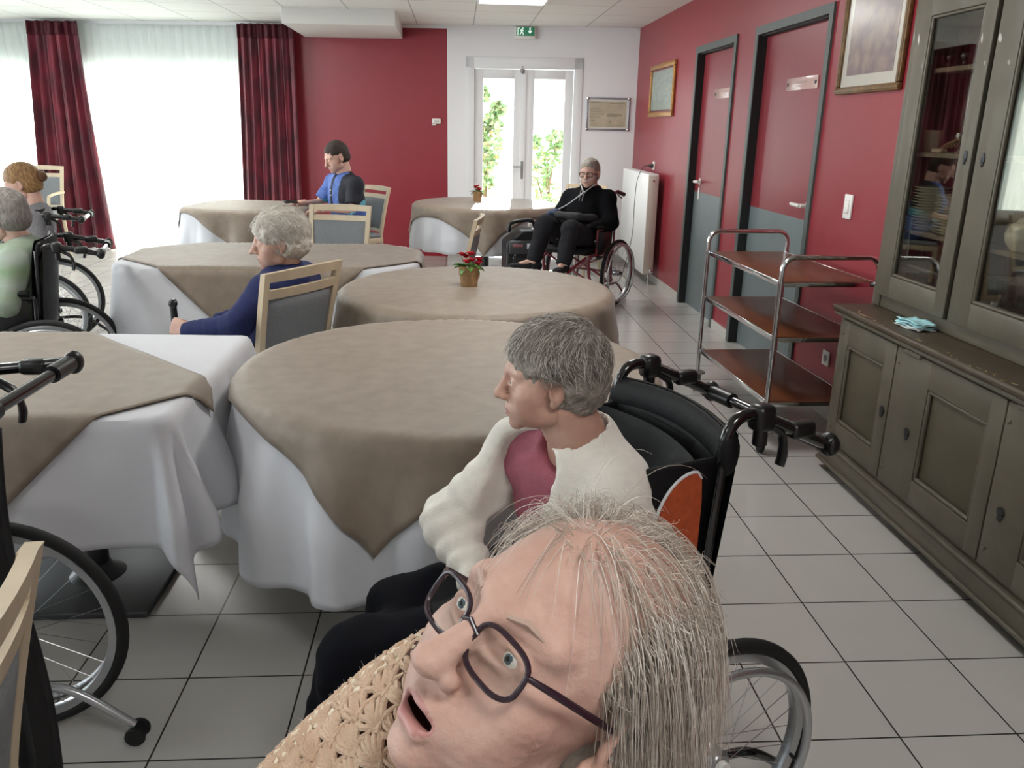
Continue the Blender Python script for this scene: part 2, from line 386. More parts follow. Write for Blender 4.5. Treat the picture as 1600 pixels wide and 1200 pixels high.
# windows: full-height frames behind the sheers
for n, (a, b) in enumerate(WIN):
    wroot = bpy.data.objects.new('window_%d' % (n+1), None); COL.objects.link(wroot); struct(wroot)
    wroot.location = B((a+b)/2, 0, 0); wroot.rotation_euler = (0, 0, RZB); hh = (b-a)/2
    bxs([(-hh, -hh+.06, .08, .14, 0, 2.13), (hh-.06, hh, .08, .14, 0, 2.13), (-hh, hh, .08, .14, 2.07, 2.13), (-hh, hh, .08, .14, 0, .06), (-.05, .05, .08, .14, 0, 2.13)]).build('frame', M_DOORW, wroot)
    for sg in (-1, 1): bxs([(min(sg*.05, sg*(hh-.06)), max(sg*.05, sg*(hh-.06)), .107, .113, .06, 2.07)], bev=0).build('glass_pane', M_GLASS, wroot)
for n, (a, b) in enumerate(((-.2, 3.4), (4.9, 8.3))):
    wroot = bpy.data.objects.new('window_%d' % (n+3), None); COL.objects.link(wroot); struct(wroot); wroot.location = (XL, (a+b)/2, 0); hh = (b-a)/2
    m_ = MB()
    for y0, y1, z0, z1 in ((-hh, -hh+.06, .3, 2.3), (hh-.06, hh, .3, 2.3), (-hh, hh, .3, .36), (-hh, hh, 2.24, 2.3), (-.03, .03, .3, 2.3)):
        m_.box((-.05, (y0+y1)/2, (z0+z1)/2), (.06, y1-y0, z1-z0), .004)
    m_.build('frame', M_DOORW, wroot)
    g_ = MB(); g_.box((-.05, 0, 1.3), (.006, 2*hh-.1, 1.9)); g_.build('glass_pane', M_GLASS, wroot)

# ceiling light panels
M_LIT = mat('light_diffuser', '#ffffff', .5, emit=(1, .99, .96), estr=5.)
def panel(x, y, label, power=30):
    t = thing('ceiling_light', label, 'ceiling light', (x, y, CEIL), 0, None)
    f = MB(); 
    for a, b, c, d in ((-.31, .31, -.31, -.29), (-.31, .31, .29, .31), (-.31, -.29, -.29, .29), (.29, .31, -.29, .29)): f.box(((a+b)/2, (c+d)/2, -.008), (b-a, d-c, .014), .002)
    f.build('frame', M_WHITE, t)
    dd = MB(); dd.box((0, 0, -.004), (.58, .58, .006)); dd.build('diffuser', M_LIT, t)
    l = area('panel_light', (x, y, CEIL-.02), (0, 0, -1), .56, .56, power, (1, .985, .95)); return t
panel(.50, 7.82, 'square lit ceiling panel in front of the glazed double door', 26)
panel(-2.60, 7.82, 'added square lit ceiling panel before the bright windows', 30)  # added to brighten the end wall and far ceiling
panel(.50, 3.48, 'added square lit ceiling panel above the round tables', 26)  # this and the panels below are unseen, added to light the near zone
panel(-2.60, 3.48, 'added square lit ceiling panel above the left tables', 26)
panel(.50, -.24, 'added square lit ceiling panel over the viewer', 19)
panel(-2.60, -.24, 'added square lit ceiling panel behind the viewer on the left', 10)
# ------------------------------------------------------------------ curtains
M_CURT = mat('crimson_damask', '#7a1c31', .55, color2='#4e0f20', nscale=4.5, detail=1, stretch=(1.6, 1.6, .8), bump=.1, bscale=150, sheen=.3)
M_SHEER = sheer_mat('sheer_voile', (.93, .96, .95), .22, .78)
def curtain(name, label, st0, st1, sb0, sb1, off, folds, amp, m, z0, z1, header=False, seed=0, group=None, cat='curtain'):
    """hangs on the end wall: s range at the top and at the hem"""
    r = random.Random(seed); ph = [r.uniform(0, 6.28) for _ in range(4)]
    c = B((st0+st1)/2, off, 0)
    t = thing(name, label, cat, c, 0, group)
    def f(u, v):
        z = z0 + (z1-z0)*v; k = (1-v)**1.3
        s = (st0*(1-k)+sb0*k)*(1-u) + (st1*(1-k)+sb1*k)*u
        a = amp*(.5+.5*min(1, (1-v)*3+.25))
        w_ = math.sin(2*PI*folds*u+ph[0]+.5*math.sin(3*v+ph[1])) + .35*math.sin(2*PI*folds*2.3*u+ph[2]+v) + .25*math.sin(2*PI*folds*.37*u+ph[3])
        p = B(s, off+a*w_, z); return p - c
    mb = MB(); mb.sheet(f, int(folds*14), 30); mb.build('curtain_panel', m, t, solid=.004)
    if header:
        hb = MB(); hb.sheet(lambda u, v: f(u, 1-.058*(1-v)) + NB*.010 + Vector((0, 0, .004)), int(folds*14), 4)
        hb.build('shaded_heading_tape', mat('shaded_crimson_heading', '#4b0f1e', .6), t, solid=.004)  # darker crimson paints in the shadow of the pleated tape
    return t
curtain('curtain', 'crimson damask curtain hanging between the two bright windows at the far left', sB(-4.22), sB(-4.80), sB(-4.10), sB(-4.98), .16, 5, .045, M_CURT, .01, 2.55, True, 1, 'crimson curtains')
curtain('curtain', 'crimson damask curtain hanging beside the plain red wall, behind the table', sB(-1.79), sB(-2.42), sB(-1.80), sB(-2.52), .16, 7, .035, M_CURT, .01, 2.55, True, 2, 'crimson curtains')
curtain('sheer_curtain', 'wide white sheer curtain glowing between the two crimson curtains', sB(-1.97), sB(-4.70), sB(-1.97), sB(-4.70), .07, 26, .012, M_SHEER, .02, 2.54, False, 3, 'white sheers', cat='curtain')
curtain('sheer_curtain', 'white sheer curtain at the left edge, beyond the left crimson curtain', sB(-4.72), sB(-6.1), sB(-4.72), sB(-6.1), .07, 14, .012, M_SHEER, .02, 2.54, False, 4, 'white sheers', cat='curtain')

# ------------------------------------------------------------------ tables and cloths
M_CLOTH = mat('white_tablecloth', '#c9cacf', .65, noise=.02, nscale=6, bump=.12, bscale=9, sheen=.1)
M_TAUPE = mat('taupe_damask', '#897b6c', .55, color2='#7e7062', nscale=16, detail=5, bump=.10, bscale=11, sheen=.15)
M_IRON = mat('table_base_steel', '#55575a', .45, metal=.7)
class Foot:
    """rounded rectangle table top: half sizes a, b, corner radius r"""
    def __init__(s, a, b, r): s.a, s.b, s.r = a, b, r
    def near(s, x, y):
        qx, qy = abs(x)-(s.a-s.r), abs(y)-(s.b-s.r); sx = 1 if x >= 0 else -1; sy = 1 if y >= 0 else -1
        if qx > 0 and qy > 0:
            l = math.hypot(qx, qy); d = l-s.r; n = (sx*qx/l, sy*qy/l)
        elif qx > qy: d = qx-s.r; n = (sx, 0.)
        else: d = qy-s.r; n = (0., sy)
        return d, n
def cloth(name, label, loc, rz, foot, shape, lift, m, group, amp, wl, seed, step=.022, hemthick=.003, top=.745, push=0., flare=.06, wr=.0015):
    """shape: ('disc', R, cx, cy) or ('rect', half_a, half_b, rot, cx, cy); laid flat, then draped over the foot print"""
    r = random.Random(seed); ph = [r.uniform(0, 6.28) for _ in range(6)]
    def wrink(x, y):
        return wr*(math.sin(9*x+5*y+ph[0])+.7*math.sin(-7*x+13*y+ph[1])+.6*math.sin(21*x+3*y+2*math.sin(6*y)+ph[2])) + wr*.8*math.sin(3.3*x-4.1*y+ph[3])
    def drape(x, y):
        d, n = foot.near(x, y)
        rr = .02
        if d <= -rr: return Vector((x, y, top+lift+wrink(x, y)*.7))
        if d < rr*.57:
            t = (d+rr)/(rr*1.57); a = t*PI/2
            return Vector((x-n[0]*(d+rr)+n[0]*rr*math.sin(a), y-n[1]*(d+rr)+n[1]*rr*math.sin(a), top+lift-rr*(1-math.cos(a))+wrink(x, y)*.7*(1-t)))
        qx, qy = x-n[0]*d, y-n[1]*d; dd = d-rr*.57
        na = math.atan2(n[1], n[0]); s_ = math.atan2(qy/foot.b, qx/foot.a)*(foot.a+foot.b)/2*.8 + na*.22
        grow = min(1, dd/.28)**1.15
        f = math.sin(2*PI*s_/wl+ph[4]+.8*math.sin(2*PI*s_/(wl*2.7)+ph[5])); f = .5+.5*f; f = f*f*(3-2*f)
        out = flare*dd + amp*grow*f + lift*.6 + push
        z = max(.012, top+lift-rr-dd*.985)
        return Vector((qx+n[0]*out, qy+n[1]*out, z))
    mb = MB()
    if shape[0] == 'disc':
        R_, cx, cy = shape[1:4]; nr = int(R_/step); na_ = int(2*PI*R_/step*.8); vs = [drape(cx, cy)]
        for i in range(1, nr+1):
            for k in range(na_):
                a = 2*PI*k/na_; vs.append(drape(cx+R_*i/nr*math.cos(a), cy+R_*i/nr*math.sin(a)))
        fs = [(0, 1+k, 1+(k+1) % na_) for k in range(na_)]
        for i in range(nr-1):
            for k in range(na_):
                a0, a1 = 1+i*na_+k, 1+i*na_+(k+1) % na_; fs.append((a0, a0+na_, a1+na_, a1))
        mb.add(vs, fs)
    else:
        ha, hb, rot, cx, cy = shape[1:6]; c_, s_ = math.cos(rot), math.sin(rot)
        mb.sheet(lambda u, v: drape(cx+(2*u-1)*ha*c_-(2*v-1)*hb*s_, cy+(2*u-1)*ha*s_+(2*v-1)*hb*c_), int(2*ha/step), int(2*hb/step))
    o = mb.build(name, m, None, loc=(loc[0], loc[1], 0), rz=rz, solid=hemthick)
    return tag(o, label, 'tablecloth', group)
def table(loc, rz, foot, label, group='dining tables under white cloths'):
    t = thing('dining_table', label, 'table', (loc[0], loc[1], 0), rz, group)
    n = 40; poly = []
    if foot.a == foot.r: poly = [((foot.a-.012)*math.cos(2*PI*k/n), (foot.a-.012)*math.sin(2*PI*k/n)) for k in range(n)]
    else:
        for sx, sy, a0 in ((1, 1, 0), (-1, 1, PI/2), (-1, -1, PI), (1, -1, 1.5*PI)):
            for k in range(6):
                a = a0+PI/2*k/5; poly.append((sx*(foot.a-foot.r)+(foot.r-.012)*math.cos(a), sy*(foot.b-foot.r)+(foot.r-.012)*math.sin(a)))
    mb = MB(); mb.prism(poly, .712, .738); mb.build('tabletop', M_BEECH, t)
    spots = [(0, 0)] if foot.a < 1.3*foot.b else [(-foot.a*.5, 0), (foot.a*.5, 0)]
    for x, y in spots:
        p = MB(); p.cyl((x, y, .03), (x, y, .71), .04); p.box((x, y, .70), (.3, .3, .015), .004); p.build('pedestal', M_IRON, t)
        b = MB(); b.box((x, y, .014), (.5, .5, .022), .006); b.lathe([(.09, .025), (.05, .05), (.042, .07)], 20, (x, y, 0)); b.build('base_plate', M_IRON, t)
    return t
WG, TG = 'white tablecloths', 'taupe overlay cloths'
# near round table
f5 = Foot(.675, .675, .675); L5 = (-.02, 2.60)
table(L5, 0, f5, 'large round dining table in the middle, in front of the woman in cream')
cloth('tablecloth', 'white cloth hanging in folds from the large round table in the middle', L5, 0, f5, ('disc', 1.14, -.06, .02), .002, M_CLOTH, WG, .055, .36, 11, flare=.05)
cloth('table_overlay', 'square taupe cloth on the large round table in the middle, its point hanging in front', L5, 0, f5, ('rect', .71, .71, math.radians(29), .0, .0), .011, M_TAUPE, TG, .055, .36, 11, flare=.06, push=.006)
# round table behind it
f4 = Foot(.655, .655, .655); L4 = (.10, 3.955)
table(L4, 0, f4, 'round dining table under the taupe cloth with the nearer flower pot')
cloth('tablecloth', 'white cloth under the taupe cover of the table with the nearer flower pot', L4, 0, f4, ('disc', 1.10, 0, 0), .002, M_CLOTH, WG, .05, .36, 12, flare=.03)
cloth('table_overlay', 'taupe cloth on the round table carrying the nearer pot of red flowers', L4, 0, f4, ('rect', .86, .86, math.radians(8), .02, .0), .011, M_TAUPE, TG, .05, .36, 12, flare=.04, push=.006)
# far round table by the glazed door
f2 = Foot(.74, .74, .74); L2 = (.30, 8.65)
table(L2, 0, f2, 'round dining table near the glazed double door, with the farther flower pot')
cloth('tablecloth', 'white cloth on the far round table in front of the glazed double door', L2, 0, f2, ('disc', 1.16, 0, 0), .002, M_CLOTH, WG, .05, .33, 13, step=.03)
cloth('table_overlay', 'taupe cloth on the far round table by the glazed door, point hanging in front', L2, 0, f2, ('rect', .83, .83, math.radians(42), .0, .0), .011, M_TAUPE, TG, .05, .33, 13, step=.03, push=.006)
# far left table by the bright window
f1 = Foot(.53, .54, .30); L1 = (-1.96, 8.08)
table(L1, math.radians(-6), f1, 'small dining table beside the man in the blue polo shirt')
cloth('tablecloth', 'white cloth on the small table beside the man in the blue polo shirt', L1, math.radians(-6), f1, ('rect', 1.0, 1.0, 0, 0, 0), .002, M_CLOTH, WG, .05, .30, 14, step=.03)
cloth('table_overlay', 'taupe cloth on the small table beside the man in the blue polo shirt', L1, math.radians(-6), f1, ('rect', .66, .66, math.radians(52), 0, 0), .011, M_TAUPE, TG, .05, .30, 14, step=.03, push=.006)
# long table behind the woman in navy
f3 = Foot(.855, .50, .30); L3 = (-1.07, 4.985)
table(L3, 0, f3, 'long dining table in front of the empty chair, behind the white-haired woman in navy')
cloth('tablecloth', 'white cloth on the long table behind the white-haired woman in navy', L3, 0, f3, ('rect', 1.50, 1.14, 0, 0, 0), .002, M_CLOTH, WG, .035, .40, 15, step=.028, flare=.03)
cloth('table_overlay', 'taupe cloth laid cornerwise over the long table behind the woman in navy', L3, 0, f3, ('rect', .735, .735, PI/4, 0.02, 0), .011, M_TAUPE, TG, .035, .40, 15, step=.026, flare=.03, push=.006)
# near left table
f6 = Foot(.93, .475, .06); L6 = (-1.685, 2.57)
table(L6, math.radians(0), f6, 'rectangular dining table at the left edge, beside the empty foreground wheelchair')
cloth('tablecloth', 'white cloth with a long pointed corner on the table at the left edge', L6, 0, f6, ('rect', 1.27, .83, 0, 0, 0), .002, M_CLOTH, WG, .075, .235, 21, step=.02, flare=.08)
cloth('table_overlay', 'taupe cloth laid cornerwise over the table at the left edge', L6, 0, f6, ('rect', .715, .715, math.radians(45), -.005, -.20), .011, M_TAUPE, TG, .075, .235, 21, step=.02, flare=.08, push=.006)

# ------------------------------------------------------------------ dining chairs
def make_chair(label, loc, rz, arms=False, name='dining_chair', group='beech dining chairs'):
    t = thing(name, label, 'chair', loc, rz, group)
    def bk(z):   # y of the backrest at height z
        return -.205 - .10*((z-.44)/.49)**1.3 if z > .44 else -.205 + (.44-z)*-.02
    for sx in (-1, 1):
        mb = MB(); mb.tube([(sx*.205, .20, .44), (sx*.205, .205, .0)], [.021, .015], 8); mb.build('leg', M_BEECH, t)
        mb = MB(); mb.tube([(sx*.20, -.205, .44), (sx*.20, -.24, .2), (sx*.205, -.28, .0)], [.021, .019, .015], 8); mb.build('leg', M_BEECH, t)
    fr = MB()
    for sx in (-1, 1):
        pts = [(sx*(.20+.022*max(0, (z-.44)/.49)), bk(z), z) for z in np.linspace(.40, .925, 9)]
        q = MB()
        vs = []; 
        for (x, y, z) in pts:
            for dx, dy in ((-.016, -.013), (.016, -.013), (.016, .013), (-.016, .013)): vs.append((x+dx, y+dy, z))
        n = len(pts); fs = [(i*4+k, i*4+(k+1) % 4, i*4+4+(k+1) % 4, i*4+4+k) for i in range(n-1) for k in range(4)] + [(3, 2, 1, 0), (n*4-4, n*4-3, n*4-2, n*4-1)]
        fr.add(vs, fs, flat=True)
    def rail(z0, z1, th=.011, crown=0.):
        vs = []; n = 10
        for i in range(n+1):
            u = 2*i/n-1; x = u*(.218 if z0 > .7 else .205); 
            for z in (z0, z1):
                zz = z + (crown*(1-u*u) if z == z1 else 0); y = bk(z)-.022*(1-u*u)
                for d in (-th, th): vs.append((x, y+d, zz))
        fs = []
        for i in range(n):
            a, b = i*4, i*4+4; fs += [(a, b, b+1, a+1), (a+2, a+3, b+3, b+2), (a, a+2, b+2, b), (a+1, b+1, b+3, a+3)]
        fs += [(0, 1, 3, 2), (n*4, n*4+2, n*4+3, n*4+1)]
        fr.add(vs, fs, flat=True)
    rail(.887, .925, .012, .006); rail(.815, .853); rail(.50, .53)
    fr.build('backrest_frame', M_BEECH, t)
    pd = MB()
    def pf(u, v, s):
        z = .528+(.817-.528)*v; uu = 2*u-1; y = bk(z)-.022*(1-uu*uu); bul = .014*(1-uu**8)*(1-(2*v-1)**8)+.004
        return Vector((uu*(.19+.008*v), y+s*bul, z))
    pd.sheet(lambda u, v: pf(u, v, 1), 14, 12); pd.sheet(lambda u, v: pf(u, v, -1), 14, 12)
    pd.build('backrest_pad', M_GREYFAB, t)
    sf = MB()
    for x0, x1, y0, y1 in ((-.225, .225, .19, .222), (-.225, .225, -.222, -.19), (-.228, -.196, -.19, .19), (.196, .228, -.19, .19)): sf.box(((x0+x1)/2, (y0+y1)/2, .425), (x1-x0, y1-y0, .05), .005)
    sf.build('seat_frame', M_BEECH, t)
    se = MB(); se.box((0, .005, .468), (.44, .42, .05), .022, seg=3); se.build('seat', M_GREYFAB, t)
    if arms:
        for sx in (-1, 1):
            a = MB(); a.tube(smooth_path([(sx*.225, -.24, .66), (sx*.245, -.05, .665), (sx*.245, .15, .655), (sx*.235, .20, .62), (sx*.222, .20, .42)], 4), .016, 8); a.build('armrest', M_BEECH, t)
    return t
def face(fx, fy): return math.atan2(-fx, fy)
ch = make_chair('empty beech chair with grey back, behind the long table and below the man in blue', (-.915, 6.02, 0), face(-.17, -.985))
def put_chair(bc, F, label):
    n = math.hypot(*F); F = (F[0]/n, F[1]/n); return copy_thing(ch, (bc[0]+.305*F[0], bc[1]+.305*F[1], 0), face(*F), label)
put_chair((-.64, 3.50), (-.85, .53), 'beech chair the white-haired woman in navy sits on')
put_chair((-.78, 8.40), (-.8, -.6), 'beech chair under the man in the blue polo shirt')
put_chair((1.42, 9.12), (-.5, -.86), 'beech chair standing between the radiator and the far round table, behind the seated man')
put_chair((.155, 5.62), (-1, .12), 'beech chair seen edge-on behind the nearer flower pot')
put_chair((-.57, .855), (-1, -.12), 'beech chair cut off at the lower left corner, nearest the viewer')
make_chair('pale armchair standing before the left crimson curtain at the far window', (-4.66, 9.60, 0), face(.05, -1), True, 'armchair', 'armchairs')
bpy.data.objects['armchair'].scale = (1, 1, 1.07)

# ------------------------------------------------------------------ flower pots
M_KRAFT = mat('kraft_paper', '#a2805a', .7, noise=.12, nscale=30, bump=.5, bscale=35)
M_PETAL = mat('red_petals', '#c01430', .45, noise=.25, nscale=60)
M_LEAF = mat('begonia_leaf', '#4f7a32', .45, noise=.3, nscale=50)
M_SOIL = mat('potting_soil', '#2a1d14', .9)
def flower_pot(loc, rz, label, seed, k=1.0):
    r = random.Random(seed); t = thing('flower_pot', label, 'potted plant', loc, rz, 'pots of red flowers')
    mb = MB(); n = 28; prof = [(.040, 0), (.041, .004), (.047, .055), (.0505, .098), (.052, .101), (.049, .101), (.046, .085)]
    vs = [Vector((a*(1+.025*math.sin(5*2*PI*j/n+z*60)+.015*math.sin(9*2*PI*j/n))*math.cos(2*PI*j/n), a*(1+.025*math.sin(5*2*PI*j/n+z*60))*math.sin(2*PI*j/n), z+.002)) for a, z in prof for j in range(n)]
    mb.add(vs, [(i*n+j, i*n+(j+1) % n, (i+1)*n+(j+1) % n, (i+1)*n+j) for i in range(len(prof)-1) for j in range(n)] + [tuple(range(n))[::-1]])
    mb.build('paper_wrap', M_KRAFT, t)
    mb = MB(); mb.lathe([(.0, .086), (.0455, .086)], 20, caps=False); mb.build('soil', M_SOIL, t)
    tw = MB(); tw.tube([(.051*math.cos(a), .051*math.sin(a), .062+.003*math.sin(3*a)) for a in np.linspace(0, 2*PI, 24)], .0012, 5)
    tw.tube([(.051, .0, .06), (.056, .004, .05), (.054, .008, .035)], .0012, 5); tw.build('raffia_tie', mat('raffia', '#8d6a44', .7), t)
    lf = MB()
    for i in range(14):
        a = r.uniform(0, 2*PI); l = r.uniform(.028, .048); el = r.uniform(-.1, .9); b0 = Vector((.02*math.cos(a), .02*math.sin(a), .09))
        d = Vector((math.cos(a)*math.cos(el), math.sin(a)*math.cos(el), math.sin(el))); sd = d.cross(Vector((0, 0, 1))).normalized(); up = sd.cross(d)
        w_ = l*.36
        def fl_(u, v, b0=b0, d=d, sd=sd, up=up, l=l, w_=w_):
            x = 2*v-1; ww = w_*math.sin(PI*min(1, u*.95+.04))**.7
            return b0 + d*l*(.25+u) + sd*x*ww + up*(.010*abs(x)-.03*u*u)
        lf.sheet(fl_, 6, 4)
    lf.build('leaves', M_LEAF, t, solid=.0008)
    cl = [(-.034, .01, .150), (.0, -.012, .155), (.004, -.03, .128), (-.022, -.026, .120), (.045, -.01, .128), (.052, .0, .112), (.018, .02, .15), (-.012, .02, .138), (.034, -.022, .108)]
    st = MB()
    for x, y, z in cl: st.tube([(x*.3, y*.3, .088), (x*.8, y*.8, z-.03), (x, y, z-.006)], .0016, 5)
    st.build('stems', mat('stem_green', '#6f8a45', .5), t)
    for x, y, z in cl:
        fb = MB()
        for i in range(16):
            a = 2*PI*i/16*2.4+r.random(); tl = .15+1.2*(i/16); R_ = .027*(.6+.4*i/16)
            d = Vector((math.cos(a)*math.sin(tl), math.sin(a)*math.sin(tl), math.cos(tl))); sd = d.cross(Vector((.3, .2, 1))).normalized(); up = sd.cross(d)
            fb.sheet(lambda u, v, d=d, sd=sd, up=up, R_=R_: Vector((x, y, z)) + d*R_*u + sd*(2*v-1)*.015*math.sin(PI*min(1, u*.8+.1)) + up*.006*math.sin(PI*u), 4, 3)
        fb.build('blossom', M_PETAL, t, solid=.0006)
    return t
flower_pot((.062, 3.99, .754), .3, 'kraft-wrapped pot of red flowers on the nearer taupe table', 3)
flower_pot((.222, 8.82, .754), 1.6, 'small kraft-wrapped pot of red flowers on the far table by the glazed door', 5)

# ------------------------------------------------------------------ radiator, pictures, sign, switches
M_RAD = mat('radiator_white', '#e6e6e6', .4)
t = thing('radiator', 'white panel radiator on the right wall beside the end wall', 'radiator', (1.93, 8.80, 0), 0)
y0, y1 = -.64, .62
mb = MB(); mb.box((-.045, 0, .60), (.018, y1-y0, .98), .006)
mb.build('front_panel', M_RAD, t)
mb = MB(); mb.box((.045, 0, .60), (.018, y1-y0, .96), .006); mb.build('rear_panel', M_RAD, t)
mb = MB()
for i in range(60):
    yy = y0+.03+(y1-y0-.06)*i/59; mb.box((.0, yy, .60), (.07, .003, .88), 0)
mb.build('convector_fins', M_RAD, t)
for sy in (y0+.004, y1-.004):
    mb = MB(); mb.box((0, sy, .60), (.10, .008, .96), .002); mb.build('side_cover', mat('radiator_side', '#c9c1b4', .4), t)
mb = MB(); mb.box((0, 0, 1.085), (.10, y1-y0, .012), .003)
for i in range(40): mb.box((0, y0+.03+(y1-y0-.06)*i/39, 1.093), (.085, .006, .006))
mb.build('top_grille', M_RAD, t)
mb = MB(); mb.tube([(.02, y0+.05, .12), (.02, y0+.05, .0)], .009, 8); mb.cyl((.02, y0-.01, .15), (.02, y0+.06, .15), .014); mb.box((.02, y0-.03, .15), (.035, .05, .035), .01)
mb.build('valve', M_CHROME, t)
mb = MB(); mb.cyl((-.0, y0-.012, 1.03), (-.0, y0+.01, 1.03), .012); mb.build('bleed_screw', M_CHROME, t)
mb = MB(); 
for sy in (-.4, .4): mb.box((.075, sy, .6), (.05, .04, .8), .003)
mb.box((.075, 0, .75), (.04, .82, .03), .002)
mb.build('wall_bracket', M_RAD, t)

def picture(name, label, c, n, w_, h, fw_, fmat, mount, art, mw, group=None, cat='picture', round_=0):
    """c centre on the wall, n = outward normal"""
    t = thing(name, label, cat, c, math.atan2(n[0], -n[1]), group)   # local -Y points into the room
    f = MB()
    for x0, x1, z0, z1 in ((-w_/2, w_/2, h/2-fw_, h/2), (-w_/2, w_/2, -h/2, -h/2+fw_), (-w_/2, -w_/2+fw_, -h/2+fw_, h/2-fw_), (w_/2-fw_, w_/2, -h/2+fw_, h/2-fw_)):
        f.box(((x0+x1)/2, -.013, (z0+z1)/2), (x1-x0, .024, z1-z0), .006)
        f.box(((x0+x1)/2, -.022, (z0+z1)/2), ((x1-x0)*(.55 if x1-x0 < .1 else 1), .014, (z1-z0)*(.55 if z1-z0 < .1 else 1)), .004)
    f.build('frame', fmat, t)
    if mount is not None:
        m_ = MB(); m_.box((0, -.008, 0), (w_-2*fw_+.004, .006, h-2*fw_+.004)); m_.build('mount', mount, t)
    a = MB(); a.box((0, -.012, 0), (w_-2*fw_-2*mw, .003, h-2*fw_-2*mw)); a.build('artwork', art, t)
    g = MB(); g.box((0, -.016, 0), (w_-2*fw_+.002, .002, h-2*fw_+.002)); g.build('glass_pane', M_CGLASS2, t)
    return t
M_CGLASS2 = glass_mat('picture_glass', tint=(.97, .97, .97), refl=.03, rough=.25, fres=.15)
M_GILT = mat('gilt_wood', '#a5773c', .35, metal=.3, noise=.15, nscale=40)
M_WOODFR = mat('brown_gilt_wood', '#6b4f2c', .4, noise=.25, nscale=30, metal=.1)
M_ART1 = mat('pale_seascape', '#a9b3a6', .6, color2='#8f9a92', nscale=7, stretch=(1, 1, 3))
M_ART2 = mat('faded_still_life', '#a58f80', .6, color2='#7d6a70', nscale=13, detail=5)
picture('framed_picture', 'small gilt-framed pale picture on the red wall above the radiator', (XR, 8.50, 1.884), (-1, 0, 0), .98, .50, .045, M_GILT, None, M_ART1, 0.02, 'pictures on the red wall')
picture('framed_picture', 'large brown-framed picture with a pale mount beside the dresser', (XR, 4.20, 1.975), (-1, 0, 0), .66, .55, .035, M_WOODFR, mat('cream_mount', '#cfcabd', .7), M_ART2, .055, 'pictures on the red wall')
# notice board on the white wall
c_ = B(sB(1.728), 0, 1.67)
tb = picture('framed_notice', 'aluminium-framed pale certificate on the white wall near the corner', c_, NB, .49, .355, .018, mat('aluminium', '#9b9ca4', .3, metal=.8), mat('notice_backing', '#e6e3dc', .6), mat('parchment_notice', '#cfc3a6', .6, color2='#b9ad93', nscale=9), .022, cat='notice')
bl = MB()
for i, (x, z, w_, h_) in enumerate([(-.15, .125, .13, .014), (.10, .118, .16, .010), (-.16, .06, .10, .006), (-.13, .03, .12, .006), (-.11, .0, .14, .006), (-.15, -.03, .12, .006), (.05, -.01, .12, .035), (.13, -.01, .06, .02), (-.17, -.07, .03, .012), (.03, -.08, .03, .02), (.10, -.12, .12, .006)]):
    bl.box((x, -.0142, z), (w_, .0008, h_))
bl.build('faded_print', mat('faded_ink', '#a49a80', .6), tb)
for sx in (-1, 1):
    for sz in (-1, 1): cp = MB(); cp.box((sx*.233, -.018, sz*.166), (.034, .028, .034), .008); cp.build('corner_clip', M_CHROME, tb)
# exit sign
c_ = B(sB(.775), 0, 2.512)
t = thing('exit_sign', 'green and white emergency exit sign above the glazed double door', 'exit sign', c_, RZB)
mb = MB(); mb.box((0, -.03, .0), (.225, .05, .125), .006); mb.build('housing', M_WPLAST, t)
mb = MB(); mb.box((0, -.0565, .012), (.205, .004, .088), .001); mb.build('green_panel', mat('exit_green', '#2f7a5a', .4, emit=hexc('#2f7a5a'), estr=.25), t)
M_SGN = mat('exit_white', '#e9fff4', .4, emit=(.85, 1, .93), estr=.55)
mb = MB(); yy = -.0595
def gl(poly): mb.prism([(x, z) for x, z in poly], yy-.0006, yy+.0008, axis='y')
gl([(.044, .052), (.058, .052), (.058, .018), (.076, .018), (.051, -.010), (.026, .018), (.044, .018)])          # arrow pointing down
gl([(-.088, -.028), (-.088, .05), (-.062, .05), (-.062, .042), (-.080, .042), (-.080, -.028)])                   # doorway
gl([(-.058, .024), (-.044, .034), (-.028, .030), (-.014, .018), (-.018, .012), (-.030, .020), (-.034, .008), (-.020, -.004), (-.018, -.026), (-.026, -.026), (-.030, -.008), (-.042, -.002), (-.056, -.024), (-.064, -.020), (-.050, .006), (-.046, .022), (-.056, .016)])
gl([(-.030+.010*math.cos(a), .044+.008*math.sin(a)) for a in np.linspace(0, 2*PI, 12)[:-1]])
mb.build('pictogram', M_SGN, t)
# alarm box on the red wall
c_ = B(sB(-.225), 0, 1.55)
t = thing('alarm_box', 'small white alarm box on the red end wall by the white bay', 'alarm box', c_, RZB)
mb = MB(); mb.box((.0, -.014, .008), (.10, .028, .058), .006); mb.box((-.028, -.012, -.032), (.045, .02, .016), .003); mb.build('housing', M_WPLAST, t)
mb = MB(); mb.box((0, -.01, .044), (.055, .018, .010), .002); mb.build('red_cover', mat('alarm_red', '#b03035', .4), t)
mb = MB(); mb.box((0, -.029, .006), (.06, .002, .02), .0005); mb.build('window_strip', mat('grey_strip', '#b9b2ae', .4), t)
